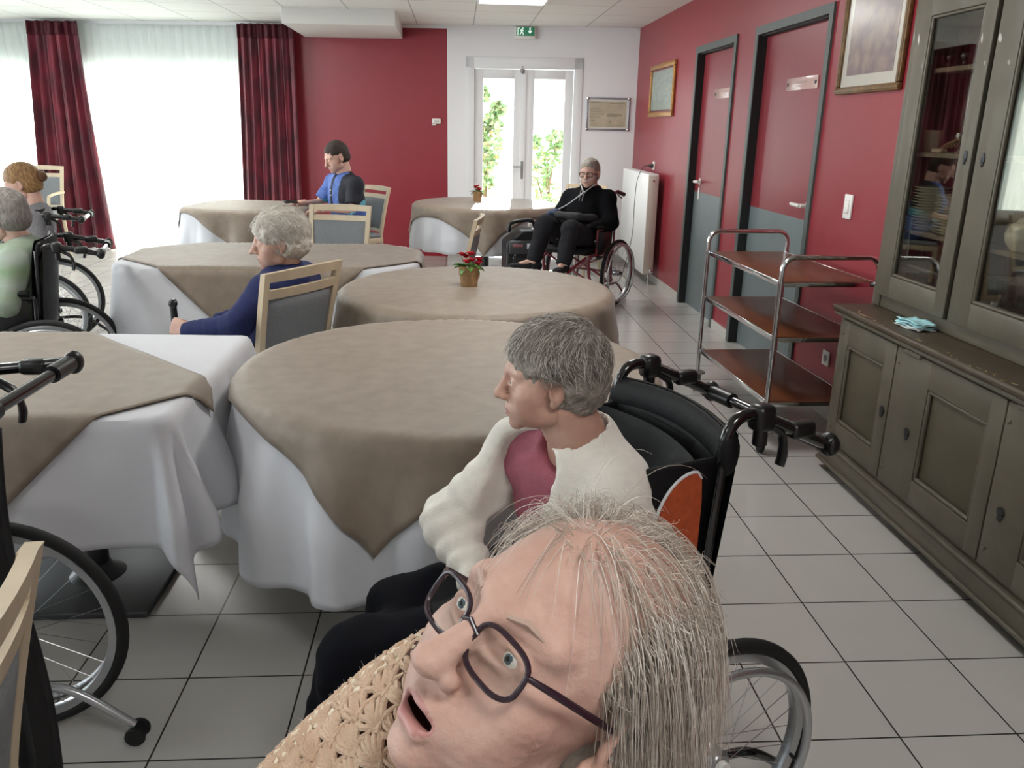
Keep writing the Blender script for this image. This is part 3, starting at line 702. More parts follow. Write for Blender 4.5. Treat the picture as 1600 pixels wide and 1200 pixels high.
# switch and sockets
t = thing('light_switch', 'white light switch on the red wall between the door and the dresser', 'light switch', (XR, 4.23, 1.142), 0)
mb = MB(); mb.box((-.006, 0, 0), (.012, .085, .125), .004); mb.build('wall_plate', M_WPLAST, t)
mb = MB(); mb.box((-.014, 0, .0), (.008, .045, .065), .003, rot=Euler((0, .07, 0)).to_matrix()); mb.build('rocker', M_WPLAST, t)
def socket(loc, label):
    t = thing('wall_socket', label, 'socket', loc, 0, 'wall sockets')
    mb = MB(); mb.box((-.005, 0, 0), (.01, .082, .082), .003); mb.lathe([(.029, -.0105), (.027, -.0105), (.022, -.0102)], 24, axis='x'); mb.build('wall_plate', M_WPLAST, t)
    mb = MB(); mb.lathe([(.0001, -.0108), (.021, -.0108)], 20, axis='x', caps=False)
    for q in (-.0095, .0095): mb.cyl((-.012, q, 0), (-.0105, q, 0), .0028, 8)
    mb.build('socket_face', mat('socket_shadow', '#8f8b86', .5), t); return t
socket((XR, 4.246, .32), 'white socket low on the red wall beside the dresser')
socket((XR, 8.655, 1.155), 'white socket above the radiator with a black plug')
mb = MB(); mb.lathe([(.02, 0), (.021, -.02), (.012, -.04), (.006, -.055)], 16, axis='x', c=(XR-.012, 8.655, 1.155))
mb.tube(smooth_path([(XR-.06, 8.655, 1.155), (XR-.12, 8.62, 1.14), (XR-.20, 8.5, 1.02), (XR-.24, 8.38, .8), (XR-.26, 8.30, .5), (XR-.33, 8.22, .22), (XR-.44, 8.1, .03), (XR-.75, 8.0, .012), (XR-1.15, 7.95, .012), (XR-1.38, 7.86, .06)], 6), .0035, 6)
tag(mb.build('power_cord', mat('dark_cord', '#3a3a3c', .5)), 'dark power cord hanging from the socket over the radiator', 'cord')

# ------------------------------------------------------------------ tea trolley
M_VENEER = mat('walnut_laminate', '#693b22', .42, color2='#59311c', nscale=10, stretch=(10, .8, 1), detail=4, coat=.15)
t = thing('serving_trolley', 'chrome trolley with three brown wood-grain shelves beside the dresser', 'trolley', (1.70, 4.16, 0), math.radians(2.5))
W2, D2 = .235, .50
for sy in (-1, 1):
    mb = MB(); p = [(-W2, sy*D2, .12), (-W2, sy*D2, .90)] + arc((-W2+.06, sy*D2, .90), .06, PI, PI/2, 6, (1, 0, 0), (0, 0, 1)) + arc((W2-.06, sy*D2, .90), .06, PI/2, 0, 6, (1, 0, 0), (0, 0, 1)) + [(W2, sy*D2, .90), (W2, sy*D2, .12)]
    mb.tube(p, .0125, 14); 
    for sx in (-1, 1):
        for z in (.255, .575, .838): mb.lathe([(.0145, z-.012), (.0145, z+.012)], 14, (sx*W2, sy*D2, 0))
    mb.build('end_frame', M_CHROME, t)
for z in (.255, .575, .838):
    mb = MB(); mb.box((0, 0, z), (2*W2-.03, 2*D2-.02, .016), .002); sh = mb.build('shelf', M_VENEER, t)
    rl = MB()
    for sx in (-1, 1): rl.box((sx*(W2-.012), 0, z-.004), (.008, 2*D2, .026), .002)
    for sy in (-1, 1): rl.box((0, sy*(D2-.012), z-.006), (2*W2-.03, .006, .022), .001)
    rl.build('shelf_rail', M_CHROME, sh)
for sx in (-1, 1):
    for sy in (-1, 1):
        mb = MB(); mb.lathe([(.0, .128), (.045, .126), (.048, .118), (.02, .112)], 20, (sx*W2, sy*D2, 0)); mb.box((sx*W2+.01, sy*D2, .08), (.012, .035, .07), .003)
        mb.box((sx*W2-.02, sy*D2+.012, .075), (.006, .04, .06), .002); mb.box((sx*W2+.02, sy*D2+.012, .075), (.006, .04, .06), .002)
        c_ = mb.build('caster', mat('caster_grey', '#6b6965', .45), t)
        wm = MB(); wm.lathe([(.0, -.011), (.034, -.011), (.038, -.007), (.038, .007), (.034, .011), (.0, .011)], 20, (sx*W2, sy*D2+.02, .038), axis='x'); wm.build('caster_wheel', M_RUBBER, c_)

# ------------------------------------------------------------------ dresser
M_OLIVE = mat('worn_olive_paint', '#554f42', .5, noise=.10, nscale=7, bump=.25, bscale=14, detail=5, coat=.08)
M_OLIVE2 = mat('olive_panel_paint', '#4d4737', .5, noise=.08, nscale=6, bump=.2, bscale=14)
M_COUNT = mat('worn_brown_top', '#45392a', .42, color2='#392f21', nscale=9, stretch=(3, 1, 1), bump=.08, bscale=30)
t = thing('dresser', 'old olive-grey painted dresser with glazed upper doors along the right wall', 'dresser', (1.88, 2.3, 0), 0)
OY, OX = 2.3, 1.88
def bx(x0, x1, y0, y1, z0, z1, mb=None, bev=.004, mi=0):
    mb = mb or MB(); mb.box(((x0+x1)/2-OX, (y0+y1)/2-OY, (z0+z1)/2), (abs(x1-x0), abs(y1-y0), abs(z1-z0)), bev, mi=mi); return mb
Y0, Y1 = .3, 3.49; XF = 1.72
mb = bx(XF+.012, 2.035, Y0, Y1, .05, .75)
bx(XF-.002, XF+.03, Y1-.035, Y1, .05, .75, mb); bx(XF, XF+.03, Y0, Y1, .715, .75, mb); bx(XF, XF+.03, Y0, Y1, .12, .17, mb)
mb.build('base_carcass', M_OLIVE, t)
mb = bx(XF-.018, XF+.02, Y0, Y1+.015, .045, .135); bx(XF-.028, XF+.02, Y0, Y1+.022, .042, .060, mb, .008); bx(XF-.024, XF+.02, Y0, Y1+.018, .128, .146, mb, .007)
mb.build('plinth_moulding', M_OLIVE, t)
for yy in (Y1-.03, 2.45, 1.3, Y0+.05):
    mb = MB(); mb.lathe([(.022, 0), (.03, .01), (.03, .035), (.036, .045)], 16, (XF+.03-OX, yy-OY, 0)); mb.build('foot', M_OLIVE, t)
mb = bx(XF-.040, 2.035, Y0-.02, Y1+.025, .752, .780, bev=.010); mb.build('counter_top', M_COUNT, t)
mb = bx(XF-.030, XF+.03, Y0, Y1+.015, .735, .752, bev=.005); mb.build('counter_moulding', M_OLIVE, t)
cp_ = MB(); r_ = random.Random(4)
for i in range(60):
    yy = r_.uniform(2.0, 3.4) if i < 40 else r_.gauss(3.05, .06); xx = XF-.03+abs(r_.gauss(0, .012)) if i < 40 else XF+.02+r_.uniform(0, .05)
    cp_.box((xx-OX, yy-OY, .7802), (r_.uniform(.002, .006), r_.uniform(.004, .022), .0008), rot=Euler((0, 0, r_.uniform(-.5, .5))).to_matrix())
cp_.build('chipped_paint', mat('bare_wood_chips', '#a39066', .6), t)
M_IRONK = mat('dark_iron', '#3c3f40', .4, metal=.7)
def lower_door(ya, yb, pa, pb, key):
    """ya far side, yb near side; pa/pb panel"""
    za, zb = .165, .722; p0, p1 = .262, .62
    mb = MB()
    for a, b, c, d in ((ya, pa, za, zb), (pb, yb, za, zb), (pa, pb, p1, zb), (pa, pb, za, p0)): bx(XF-.012, XF+.012, min(a, b)-.001, max(a, b)+.001, c, d, mb, .002)
    d_ = mb.build('cabinet_door', M_OLIVE, t)
    mb = bx(XF+.004, XF+.010, pb-.005, pa+.005, p0-.005, p1+.005); mb.build('recessed_panel', M_OLIVE2, d_)
    mb = MB()
    for a, b, c, d in ((pa-.016, pa, p0, p1), (pb, pb+.016, p0, p1), (pb, pa, p1-.016, p1), (pb, pa, p0, p0+.016)): bx(XF-.010, XF+.006, min(a, b), max(a, b), c, d, mb, .007)
    mb.build('panel_moulding', M_OLIVE, d_)
    kx = XF-.014-OX
    mb = MB(); mb.lathe([(.0, -.0005), (.017, -.0005), (.016, -.004), (.007, -.005)], 16, (kx, key[0]-OY, key[1]), axis='x'); mb.lathe([(.011, 0), (.009, -.004)], 12, (kx, key[0]-OY, key[1]-.02), axis='x')
    mb.build('keyhole_plate', M_IRONK, d_)
    mb = MB(); mb.ball((kx-.0045, key[0]-OY, key[1]+.003), (.0012, .004, .004), 8); mb.box((kx-.0048, key[0]-OY, key[1]-.006), (.001, .003, .012)); mb.build('keyhole', M_BLACK, d_)
    hg = MB()
    for z_ in (zb-.06, za+.06): hg.ball((XF-.014-OX, (ya+yb)/2-OY+(abs(ya-yb)/2-.02), z_), (.003, .007, .007), 8)
    hg.build('nail_heads', M_OLIVE, d_)
lower_door(3.45, 2.985, 3.385, 3.06, (3.018, .447))
lower_door(2.975, 2.315, 2.74, 2.385, (2.82, .425))
lower_door(2.305, 1.60, 2.13, 1.78, (2.24, .375))
lower_door(1.59, .90, 1.40, 1.05, (1.0, .40))
for yy in (2.86, 2.20): bx(XF-.022, XF+.01, yy-.055, yy+.055, .712, .732, bev=.004).build('hinge_block', M_OLIVE, t)
# upper part
XU = 1.86; ZT = 2.40
mb = bx(XU+.004, 2.035, 3.455, 3.485, .78, ZT); bx(XU-.004, XU+.03, 3.455, 3.51, .78, ZT, mb, .008); bx(XU-.006, XU+.02, 3.445, 3.452, .78, ZT, mb, .003); bx(XU+.005, 2.035, Y0, 3.47, 2.36, ZT, mb)
bx(XU+.002, XU+.04, Y0, 3.47, .780, .835, mb); bx(XU+.01, 2.035, Y0, Y0+.03, .78, ZT, mb); bx(XU+.002, XU+.03, Y0, 3.47, 2.30, 2.36, mb)
bx(XU+.01, 2.035, 2.905, 2.935, .79, 2.36, mb)
mb.build('upper_carcass', M_OLIVE, t)
bx(XU-.004, XU+.03, 2.909, 2.933, .84, 2.30, bev=.003).build('door_gap_strip', mat('dark_gap', '#1e1b12', .7), t)
bx(2.022, 2.034, Y0+.03, 3.455, .79, 2.36, bev=0).build('back_panel', mat('dark_red_interior', '#6b1822', .6), t)
def upper_door(ya, yb, ga, gb, kh):
    za, zb = .838, 2.31; g0, g1 = .93, 1.945; mb = MB()
    for a, b, c, d in ((ya, ga, za, zb), (gb, yb, za, zb), (ga, gb, g1, zb), (ga, gb, za, g0)): bx(XU-.022, XU+.001, min(a, b)-.001, max(a, b)+.001, c, d, mb, .003)
    d_ = mb.build('glazed_door', M_OLIVE, t)
    mb = MB()
    for a, b, c, d in ((ga-.012, ga, g0, g1), (gb, gb+.012, g0, g1), (gb, ga, g1-.012, g1), (gb, ga, g0, g0+.012)): bx(XU-.020, XU-.004, min(a, b), max(a, b), c, d, mb, .005)
    mb.build('glazing_bead', M_OLIVE, d_)
    bx(XU-.010, XU-.007, gb, ga, g0, g1, bev=0).build('glass_pane', M_CGLASS, d_)
    mb = MB(); k = (XU-.024-OX, kh[0]-OY, kh[1]); mb.ball(k, (.004, .012, .018), 12); mb.ball((k[0], k[1], k[2]-.016), (.003, .007, .010), 10); mb.ball((k[0], k[1], k[2]+.016), (.003, .008, .008), 10); mb.build('keyhole_plate', M_IRONK, d_)
    return d_
upper_door(3.443, 2.935, 3.35, 3.005, (2.968, 1.43))
upper_door(2.905, 2.22, 2.782, 2.33, (2.862, 1.425))
upper_door(2.20, 1.55, 2.08, 1.67, (1.60, 1.425))
M_SHELFW = mat('shelf_board', '#8b7a6a', .5, noise=.1, nscale=12)
for z_, ya in ((1.755, 3.36), (1.438, 3.45), (1.128, 3.45)):
    bx(XU+.02, 2.022, Y0+.03, ya, z_-.018, z_, bev=.003).build('shelf', M_SHELFW, t)
bx(XU+.006, XU+.012, 2.94, 3.44, .985, .992, bev=0).build('shelf_edge_strip', M_CHROME, t)
bx(XU+.013, 2.022, 2.94, 3.44, .975, .985, bev=0).build('shelf', mat('dark_shelf', '#2c2c2a', .4), t)
bx(XU+.006, 2.022, Y0+.03, 3.44, .836, .842, bev=0).build('shelf', mat('dark_shelf', '#2c2c2a', .4), t)

# what stands in the dresser
M_CHINA = mat('cream_china', '#d9d0bd', .2, coat=.3)
M_CGL = glass_mat('drinking_glass', tint=(.93, .94, .94), refl=.18)
def at_x(px, py, X):     # the real point where the sight line through a photo pixel meets the plane x = X
    M3 = scene.camera.matrix_world.to_3x3(); d = M3 @ Vector(((px-800)/F_PX, -(py-600)/F_PX, -1)); k = X/d.x
    return Vector((0, 0, CAM_H)) + d*k
pr = [(.0, .0), (.05, .0), (.055, .003), (.080, .012), (.082, .014), (.078, .014), (.053, .006), (.0, .005)]
mb = MB(); mb.lathe(pr, 32, caps=False); plate = mb.build('dinner_plate', M_CHINA); plate.location = (1.955, 3.335, 1.129)
ORD = ['lowest', 'second', 'third', 'fourth', 'fifth', 'sixth', 'seventh', 'eighth', 'ninth', 'tenth', 'eleventh', 'twelfth', 'thirteenth', 'fourteenth', 'topmost']
tag(plate, 'lowest cream plate of the full stack behind the first glazed dresser door', 'plate', 'plates stacked in the dresser')
for i in range(1, 15):
    p = plate.copy(); COL.objects.link(p); p.location = (1.955+r_.uniform(-.002, .002), 3.335+r_.uniform(-.002, .002), 1.129+.0115*i)
    p['label'] = ('topmost cream plate of the full stack behind the first glazed dresser door' if i == 14 else 'cream plate, %s from the bottom of the full stack behind the dresser glass' % ORD[i])
for i in range(0, 13):
    p = plate.copy(); COL.objects.link(p); p.location = (1.955+r_.uniform(-.002, .002), 3.155+r_.uniform(-.002, .002), 1.129+.0115*i)
    p['label'] = ('lowest cream plate of the stack half hidden by the middle stile' if i == 0 else 'topmost cream plate of the stack half hidden by the middle stile' if i == 12 else 'cream plate, %s from the bottom of the stack half hidden by the middle stile' % ORD[i]); p['group'] = 'plates in the second stack'
def mug(loc, h, r, label, name='china_mug', m=M_CHINA, rz=0, cat='mug'):
    t_ = thing(name, label, cat, loc, rz)
    mb = MB(); mb.lathe([(0, .001), (r*.72, 0), (r*.8, .004), (r, h*.75), (r*1.03, h), (r*.96, h), (r*.9, h*.7), (r*.7, .01), (0, .008)], 24, caps=False); mb.build('cup', m, t_)
    mb = MB(); mb.tube(smooth_path([(r*.9, 0, h*.8), (r*1.5, 0, h*.78), (r*1.62, 0, h*.5), (r*1.3, 0, h*.25), (r*.8, 0, h*.22)], 4), r*.1, 7); mb.build('handle', m, t_)
    return t_
q = at_x(1458, 212, 1.945)
mug((q.x, q.y, 1.4385), .085, .036, 'cream jug on the middle shelf of the dresser', 'china_jug', rz=PI*.4, cat='jug')
def glass_(loc, h, r, label, stem=False, group='glasses in the dresser'):
    mb = MB()
    if stem: mb.lathe([(.0, .0), (r*.8, .001), (r*.8, .003), (.003, .006), (.003, h*.4), (r*.6, h*.5), (r, h*.75), (r*.85, h), (r*.8, h), (r*.93, h*.75), (.0, h*.47)], 18, caps=False)
    else: mb.lathe([(0, 0), (r*.8, 0), (r, h), (r*.95, h), (r*.74, .006), (0, .006)], 18, caps=False)
    o = mb.build('drinking_glass', M_CGL); o.location = loc; return tag(o, label, 'glass', group)
for px, lab in ((1482, 'small stemmed glass, left one on the top shelf of the dresser'), (1506, 'small stemmed glass, right one on the top shelf of the dresser')):
    q = at_x(px, 98, 1.95); glass_((q.x, q.y, 1.756), .052, .018, lab, True)
for i, (px, lab) in enumerate(((1500, 'stemmed glass beside the spoons on the middle shelf of the dresser'), (1511, 'clear glass nearest the stile on the middle shelf of the dresser'))):
    q = at_x(px, 215, 1.93+.03*i); glass_((q.x, q.y, 1.439), .075, .020, lab, i == 0)
for i, (px, lab) in enumerate(((1424, 'left tumbler in the dark bottom compartment of the dresser'), (1452, 'right tumbler in the dark bottom compartment of the dresser'))):
    q = at_x(px, 432, 1.93); glass_((q.x, q.y, .843), .10, .026, lab)
mb = MB(); q = at_x(1490, 205, 1.94)
for i in range(5):
    a = Vector((q.x-.03+.012*i, q.y+.05-.012*i, 1.445+.004*i)); b = a+Vector((.01, -.12-.01*i, .045+.010*i))
    mb.tube([a, (a+b)/2+Vector((0, 0, .006)), b], [.003, .0025, .004], 6); mb.ball(b, (.008, .016, .005), 8)
tag(mb.build('wooden_spoons', mat('pale_wood', '#a98c6c', .6)), 'bundle of pale wooden spoons lying beside the cream jug in the dresser', 'spoons', kind='stuff')
q = at_x(1468, 232, 1.90)
mb = MB(); mb.box((q.x, q.y, 1.446), (.03, .07, .014), .005); tag(mb.build('small_box', mat('cream_box', '#b8a792', .5)), 'small cream box on the middle shelf in front of the wooden spoons', 'box')
# blue-grey sheet behind the glass, standing in for a reflection in the pane
q = at_x(1408, 322, 1.885); q2 = at_x(1437, 400, 1.885)
mb = MB(); mb.sheet(lambda u, v: Vector((1.885+.006*math.sin(9*u+2*v), 3.436-.105*u-.006*v, 1.012+.165*v+.006*math.sin(5*u))), 16, 12)
tag(mb.build('reflection_sheet', mat('pale_blue_reflection', '#9aaab0', .8, bump=.3, bscale=60), solid=.002), 'pale blue-grey sheet below the plates, standing in for a reflection in the dresser glass', 'cloth')
# teapot, bowl and dark basket with glasses behind the second door
q = at_x(1592, 392, 1.945)
t_ = thing('teapot', 'white china teapot on the lower shelf behind the second glazed dresser door', 'teapot', (q.x, q.y-.02, 1.129), 0)
mb = MB(); mb.lathe([(0, 0), (.04, 0), (.045, .006), (.062, .03), (.066, .055), (.055, .085), (.035, .097), (.0, .10)], 28, caps=False); mb.build('pot', M_CHINA, t_)
mb = MB(); mb.lathe([(.036, .097), (.03, .108), (.008, .114), (.008, .12), (.012, .127), (.0, .132)], 20, caps=False); mb.build('lid', M_CHINA, t_)
mb = MB(); mb.tube(smooth_path([(0, .055, .07), (0, .095, .078), (0, .10, .05), (0, .055, .03)], 5), .006, 8); mb.build('handle', M_CHINA, t_)
mb = MB(); mb.tube(smooth_path([(0, -.055, .03), (0, -.085, .055), (0, -.10, .09)], 5), [.012]*5+[.009]*5+[.007], 8); mb.build('spout', M_CHINA, t_)
for k_, yy in enumerate((2.75, 2.60)):
    mb = MB(); mb.lathe([(.0, 0), (.035, 0), (.06, .03), (.062, .05), (.058, .05), (.0, .008)], 24, caps=False); o = mb.build('china_bowl', M_CHINA); o.location = (1.945, yy, .8425)
    tag(o, ['cream bowl at the bottom of the dresser behind the second door, farther one', 'cream bowl at the bottom of the dresser behind the second door, nearer one'][k_], 'bowl', 'bowls in the dresser')
M_DKB = mat('dark_wire', '#151515', .3)
tb_ = thing('glass_rack', 'dark rack of glasses low behind the second glazed dresser door', 'rack', (1.94, 2.52, .94), 0)
mb = MB()
for z_ in (.0, .09):
    mb.tube([(-.06, -.28, z_), (-.06, .28, z_), (.06, .28, z_), (.06, -.28, z_)], .004, 6, closed=True)
mb.box((0, 0, -.004), (.13, .56, .006)); mb.build('tray', M_DKB, tb_)
for i in range(6):
    yy = .23-.09*i; gb_ = MB(); gb_.lathe([(0, 0), (.022, 0), (.028, .09), (.026, .09), (.02, .005), (0, .005)], 16, (1.93, 2.52+yy, .9405), caps=False)
    tag(gb_.build('drinking_glass', M_CGL), ['farthest tumbler in the dark rack behind the second dresser door', 'second tumbler from the far end of the dark rack', 'third tumbler from the far end of the dark rack', 'fourth tumbler from the far end of the dark rack', 'fifth tumbler from the far end of the dark rack', 'nearest tumbler in the dark rack behind the second dresser door'][i], 'glass', 'tumblers in the rack')
bx(XU+.012, 2.022, Y0+.03, 2.90, .93, .936, bev=0).build('shelf', mat('dark_shelf', '#2c2c2a', .4), t)
# folded masks on the counter
t_ = thing('folded_masks', 'small pile of pale blue paper masks on the dresser counter', 'masks', (1.795, 3.03, .7805), .2)
M_MASK = mat('mask_blue', '#9fd0d6', .7); M_MASKW = mat('mask_white', '#d8dedd', .7)
for i in range(5):
    mb = MB(); a = [.0, .2, -.15, .1, -.1][i]
    mb.sheet(lambda u, v: Matrix.Rotation(a, 3, 'Z') @ Vector(((u-.5)*.085, (v-.5)*.13, .004+.006*i+.003*math.sin(9*v+i)+.004*math.sin(5*u+2*i))), 10, 12)
    mb.build('mask', [M_MASKW, M_MASK, M_MASKW, M_MASK, M_MASK][i], t_, solid=.003)
# ------------------------------------------------------------------ wheelchairs
M_ALU = mat('silver_alloy', '#b7b9bc', .3, metal=.85)
M_ORANGE = mat('orange_mesh_fabric', '#a8481f', .7, noise=.12, nscale=60, bump=.3, bscale=180)
M_PIPE = mat('white_reflective_piping', '#d6d8da', .4)
M_FRRED = mat('dark_red_frame', '#6e1a26', .3, coat=.4)
def rotx(a): return Matrix.Rotation(a, 3, 'X')
def wheelchair(label, loc, F, push='u', drop=-.09, orange=False, frame=None, guard=True, legs=True, group='wheelchairs', posty=0.0, armr=True, strap=False, RW=.29, wx=.28, hw=.205, hz=0., fz=0.):
    frame = frame or M_BLACKGLOSS
    t = thing('wheelchair', label, 'wheelchair', (loc[0], loc[1], 0), face(*F), group)
    for s in (-1, 1):
        x = s*wx
        w_ = MB(); w_.lathe([(.022, -.035), (.026, -.03), (.026, .03), (.022, .035), (.0, .036)], 18, (x, 0, RW), axis='x')
        hub = w_.build('wheel', M_STEEL, t)
        m = MB(); m.tube([(x, RW*.955*math.cos(a), RW+RW*.955*math.sin(a)) for a in np.linspace(0, 2*PI, 57)[:-1]], .0155, 10, closed=True); m.build('tyre', M_RUBBER, hub)
        m = MB(); pr_ = [(RW-.043, -.012), (RW-.024, -.013), (RW-.022, -.006), (RW-.033, 0), (RW-.022, .006), (RW-.024, .013), (RW-.043, .012), (RW-.047, 0), (RW-.043, -.012)]
        m.lathe([(a, b) for a, b in pr_], 56, (x, 0, RW), axis='x', caps=False); m.build('rim', M_ALU, hub)
        m = MB(); xo = x+s*.045; m.tube([(xo, (RW-.043)*math.cos(a), RW+(RW-.043)*math.sin(a)) for a in np.linspace(0, 2*PI, 57)[:-1]], .0095, 8, closed=True)
        m.build('hand_rim', M_ALU, hub)
        m = MB()
        for k in range(6):
            a = 2*PI*k/6+.3; m.tube([(xo, (RW-.047)*math.cos(a), RW+(RW-.047)*math.sin(a)), (x+s*.01, (RW-.037)*math.cos(a), RW+(RW-.037)*math.sin(a))], .004, 6)
        m.build('hand_rim_tab', M_BLACK, hub)
        m = MB()
        for k in range(28):
            a = 2*PI*k/28; a2 = a+(.9 if k % 2 else -.9); xs = x+(.022 if (k//2) % 2 else -.022)
            m.tube([(xs, .024*math.cos(a2), RW+.024*math.sin(a2)), (x, (RW-.043)*math.cos(a), RW+(RW-.043)*math.sin(a))], .0011, 4)
        m.build('spokes', M_STEEL, hub)
        m = MB(); m.cyl((x+s*.036, 0, RW), (x+s*.05, 0, RW), .014); m.build('hub_cap', M_WPLAST if orange else M_BLACK, hub)
        # caster
        c_ = MB(); c_.tube([(s*.225, .40, .36), (s*.225, .40, .20)], .012, 8); c_.box((s*.225-.02, .385, .14), (.006, .03, .13), .002); c_.box((s*.225+.02, .385, .14), (.006, .03, .13), .002); c_.box((s*.225, .39, .20), (.05, .035, .012), .003)
        co = c_.build('caster_fork', frame, t)
        c_ = MB(); c_.lathe([(.0, -.014), (.05, -.014), (.082, -.012), (.09, -.006), (.09, .006), (.082, .012), (.05, .014), (.0, .014)], 26, (s*.225, .37, .092), axis='x'); c_.build('caster_wheel', M_RUBBER, co)
    xs = .225
    for s in (-1, 1):
        m = MB()
        m.tube(smooth_path([(s*xs, -.02, .22), (s*xs, .1, .22), (s*xs, .30, .22), (s*xs, .40, .30), (s*xs, .42, .44)], 4), .0125, 10)
        m.tube([(s*xs, -.02, .47), (s*xs, .42, .47)], .0125, 10)
        m.tube([(s*xs, .02, .47), (s*xs, .0, .20)], .0125, 10)
        m.build('side_frame', frame, t)
        # back post
        m = MB(); m.tube([(s*hw, .035+posty, .30), (s*hw, .02+posty, .50), (s*hw, -.012, .90)], .013, 10); m.build('back_post', frame, t)
        if armr:
            a_ = MB(); a_.tube(smooth_path([(s*.245, .03, .47), (s*.245, .02, .66), (s*.245, .05, .685), (s*.245, .28, .685), (s*.245, .32, .66), (s*.245, .33, .47)], 4), .010, 8)
            ao = a_.build('armrest', frame, t)
            a_ = MB(); a_.box((s*.245, .175, .705), (.05, .28, .028), .012); a_.build('arm_pad', M_NYLON, ao)
            if guard:
                a_ = MB(); a_.box((s*.24, .18, .575), (.004, .26, .19), .001); a_.build('side_guard', M_BLACK, ao)
        if legs:
            l_ = MB(); l_.tube(smooth_path([(s*.20, .42, .46), (s*.19, .50, .43), (s*.17, .57+fz*.3, .25+fz*.6), (s*.16, .62+fz*.3, .14+fz)], 5), .011, 8)
            lo = l_.build('leg_rest', frame, t)
            l_ = MB(); l_.box((s*.095, .66+fz*.3, .125+fz), (.15, .16, .012), .004, rot=rotx(.15+fz)); l_.build('foot_plate', M_BLACK, lo)
        # anti tipper
        l_ = MB(); l_.tube(smooth_path([(s*.20, .05, .17), (s*.20, -.10, .175), (s*.20, -.19, .15), (s*.20, -.31, .055)], 5), .011, 8)
        lo = l_.build('anti_tipper', M_ALU if strap else frame, t)
        l_ = MB(); 
        for q in (-.018, .018):
            l_ = MB(); l_.lathe([(.0, -.006), (.024, -.006), (.026, 0), (.024, .006), (.0, .006)], 18, (s*.20+q, -.315, .034), axis='x'); l_.build('small_wheel', M_RUBBER, lo)
        # brake
        b_ = MB(); b_.tube([(s*.235, .30, .46), (s*.25, .31, .50), (s*.25, .36, .60)], [.008, .007, .010], 8); b_.box((s*.25, .285, .45), (.03, .06, .03), .006); b_.build('wheel_brake', M_BLACK, t)
    m = MB()
    for y_, z_ in ((.10, .24), (.36, .24)): m.tube([(-xs, y_, z_), (xs, y_, .45)], .010, 8); m.tube([(xs, y_, z_+.0), (-xs, y_, .45)], .010, 8)
    m.cyl((-.27, 0, RW), (.27, 0, RW), .011); m.build('cross_frame', frame, t)
    m = MB(); m.box((0, .21, .505), (.43, .44, .065), .028, seg=3); m.build('seat_cushion', M_NYLON, t)
    # backrest
    m = MB()
    def bk(u, v, k):
        x = (2*u-1)*(hw+.01); z = .50+.45*v; c_ = (1-(2*u-1)**2); y = .03-.055*v-.03*c_ + k*(.012+.012*(1-abs(2*v-1)**6))
        return Vector((x, y, z))
    m.sheet(lambda u, v: bk(u, v, 1), 16, 16); m.sheet(lambda u, v: bk(u, v, -1), 16, 16)
    m.build('backrest', M_NYLON, t)
    m = MB(); pts = [((2*u-1)*(hw+.004), -.022-.03*(1-(2*u-1)**2), .925+.012*(1-(2*u-1)**2)) for u in np.linspace(0, 1, 15)]
    rb = .046 if orange else .026; pts = [(a_, b_, c_-.018) for a_, b_, c_ in pts]; m.tube(pts, rb, 16, flat_y=.52)
    for s in (-1, 1): m.ball((s*(hw+.004), -.022, .907), (.016, rb*.52, rb), 12)
    bp_ = m.build('top_bolster', M_NYLON, t)
    m = MB(); m.tube([(p[0], p[1]+.003, p[2]+rb) for p in pts], .0025, 5); m.build('seam', M_BLACK, bp_)
    if orange:
        m = MB()
        def cf(u, v):   # padded cushion surface seen from the side
            x = (2*u-1); th = .105*(1-.55*(1-x*x)); z = .54+.36*v; return Vector((x*.18, .02+th*(math.sin(PI*min(1, .12+.88*(1-v)))**.5 if v > .5 else 1)-.04*v, z))
        for s in (-1, 1):
            pass
        m.sheet(cf, 18, 16); m.sheet(lambda u, v: Vector(((2*u-1)*.18, .02-.04*v, .54+.36*v)), 4, 4)
        m.build('back_cushion', M_NYLON, t)
        for s in (-1, 1):
            prof = [(.030, .56)] + [(.030, z_) for z_ in (.65, .74, .82)] + [(.034, .866), (.044, .880)] + [(.050+.090*math.sin(a_), .745+.137*math.cos(a_)) for a_ in np.linspace(.05, PI/2, 12)] + [(.146, .65), (.148, .56)]
            o_ = MB(); vs = [(s*.186, y, z) for y, z in prof] + [(s*.196, y*.96+.001, z-.003) for y, z in prof]; n = len(prof)
            o_.add(vs, [tuple(range(n, 2*n)), tuple(range(n))[::-1]] + [(i, (i+1) % n, n+(i+1) % n, n+i) for i in range(n)], flat=True)
            so_ = o_.build('side_bolster', M_ORANGE, t, label='orange side panel with white piping')
            o_ = MB(); o_.tube([(s*.194, y, z) for y, z in prof[4:]], .0032, 6); o_.build('piping', M_PIPE, so_)
            o_ = MB(); o_.box((s*.182, .07, .72), (.016, .17, .36), .008); o_.build('bolster_edge', M_NYLON, so_)
    if push == 'u':
        m = MB()
        for s in (-1, 1):
            m.tube(smooth_path([(s*hw, -.012, .88), (s*hw, -.018, .945+hz), (s*hw, -.045, .978+hz), (s*hw, -.09, .980+hz)], 5), .0125, 10)
        z0, z1 = .978+hz, .978+hz+drop
        for s in (-1, 1): m.tube([(s*hw, -.09, z0), (s*hw, -.19, z0+(z1-z0)*.5), (s*hw, -.285, z1)], .0135, 10)
        m.tube([(-hw, -.285, z1), (hw, -.285, z1)], .0125, 10)
        po = m.build('push_bar', M_BLACKGLOSS, t)
        for a_, b_ in ((-.21, -.11), (.11, .21)): m = MB(); m.tube([(a_, -.285, z1), (b_, -.285, z1)], .0185, 12); m.build('bar_grip', M_BLACK, po)
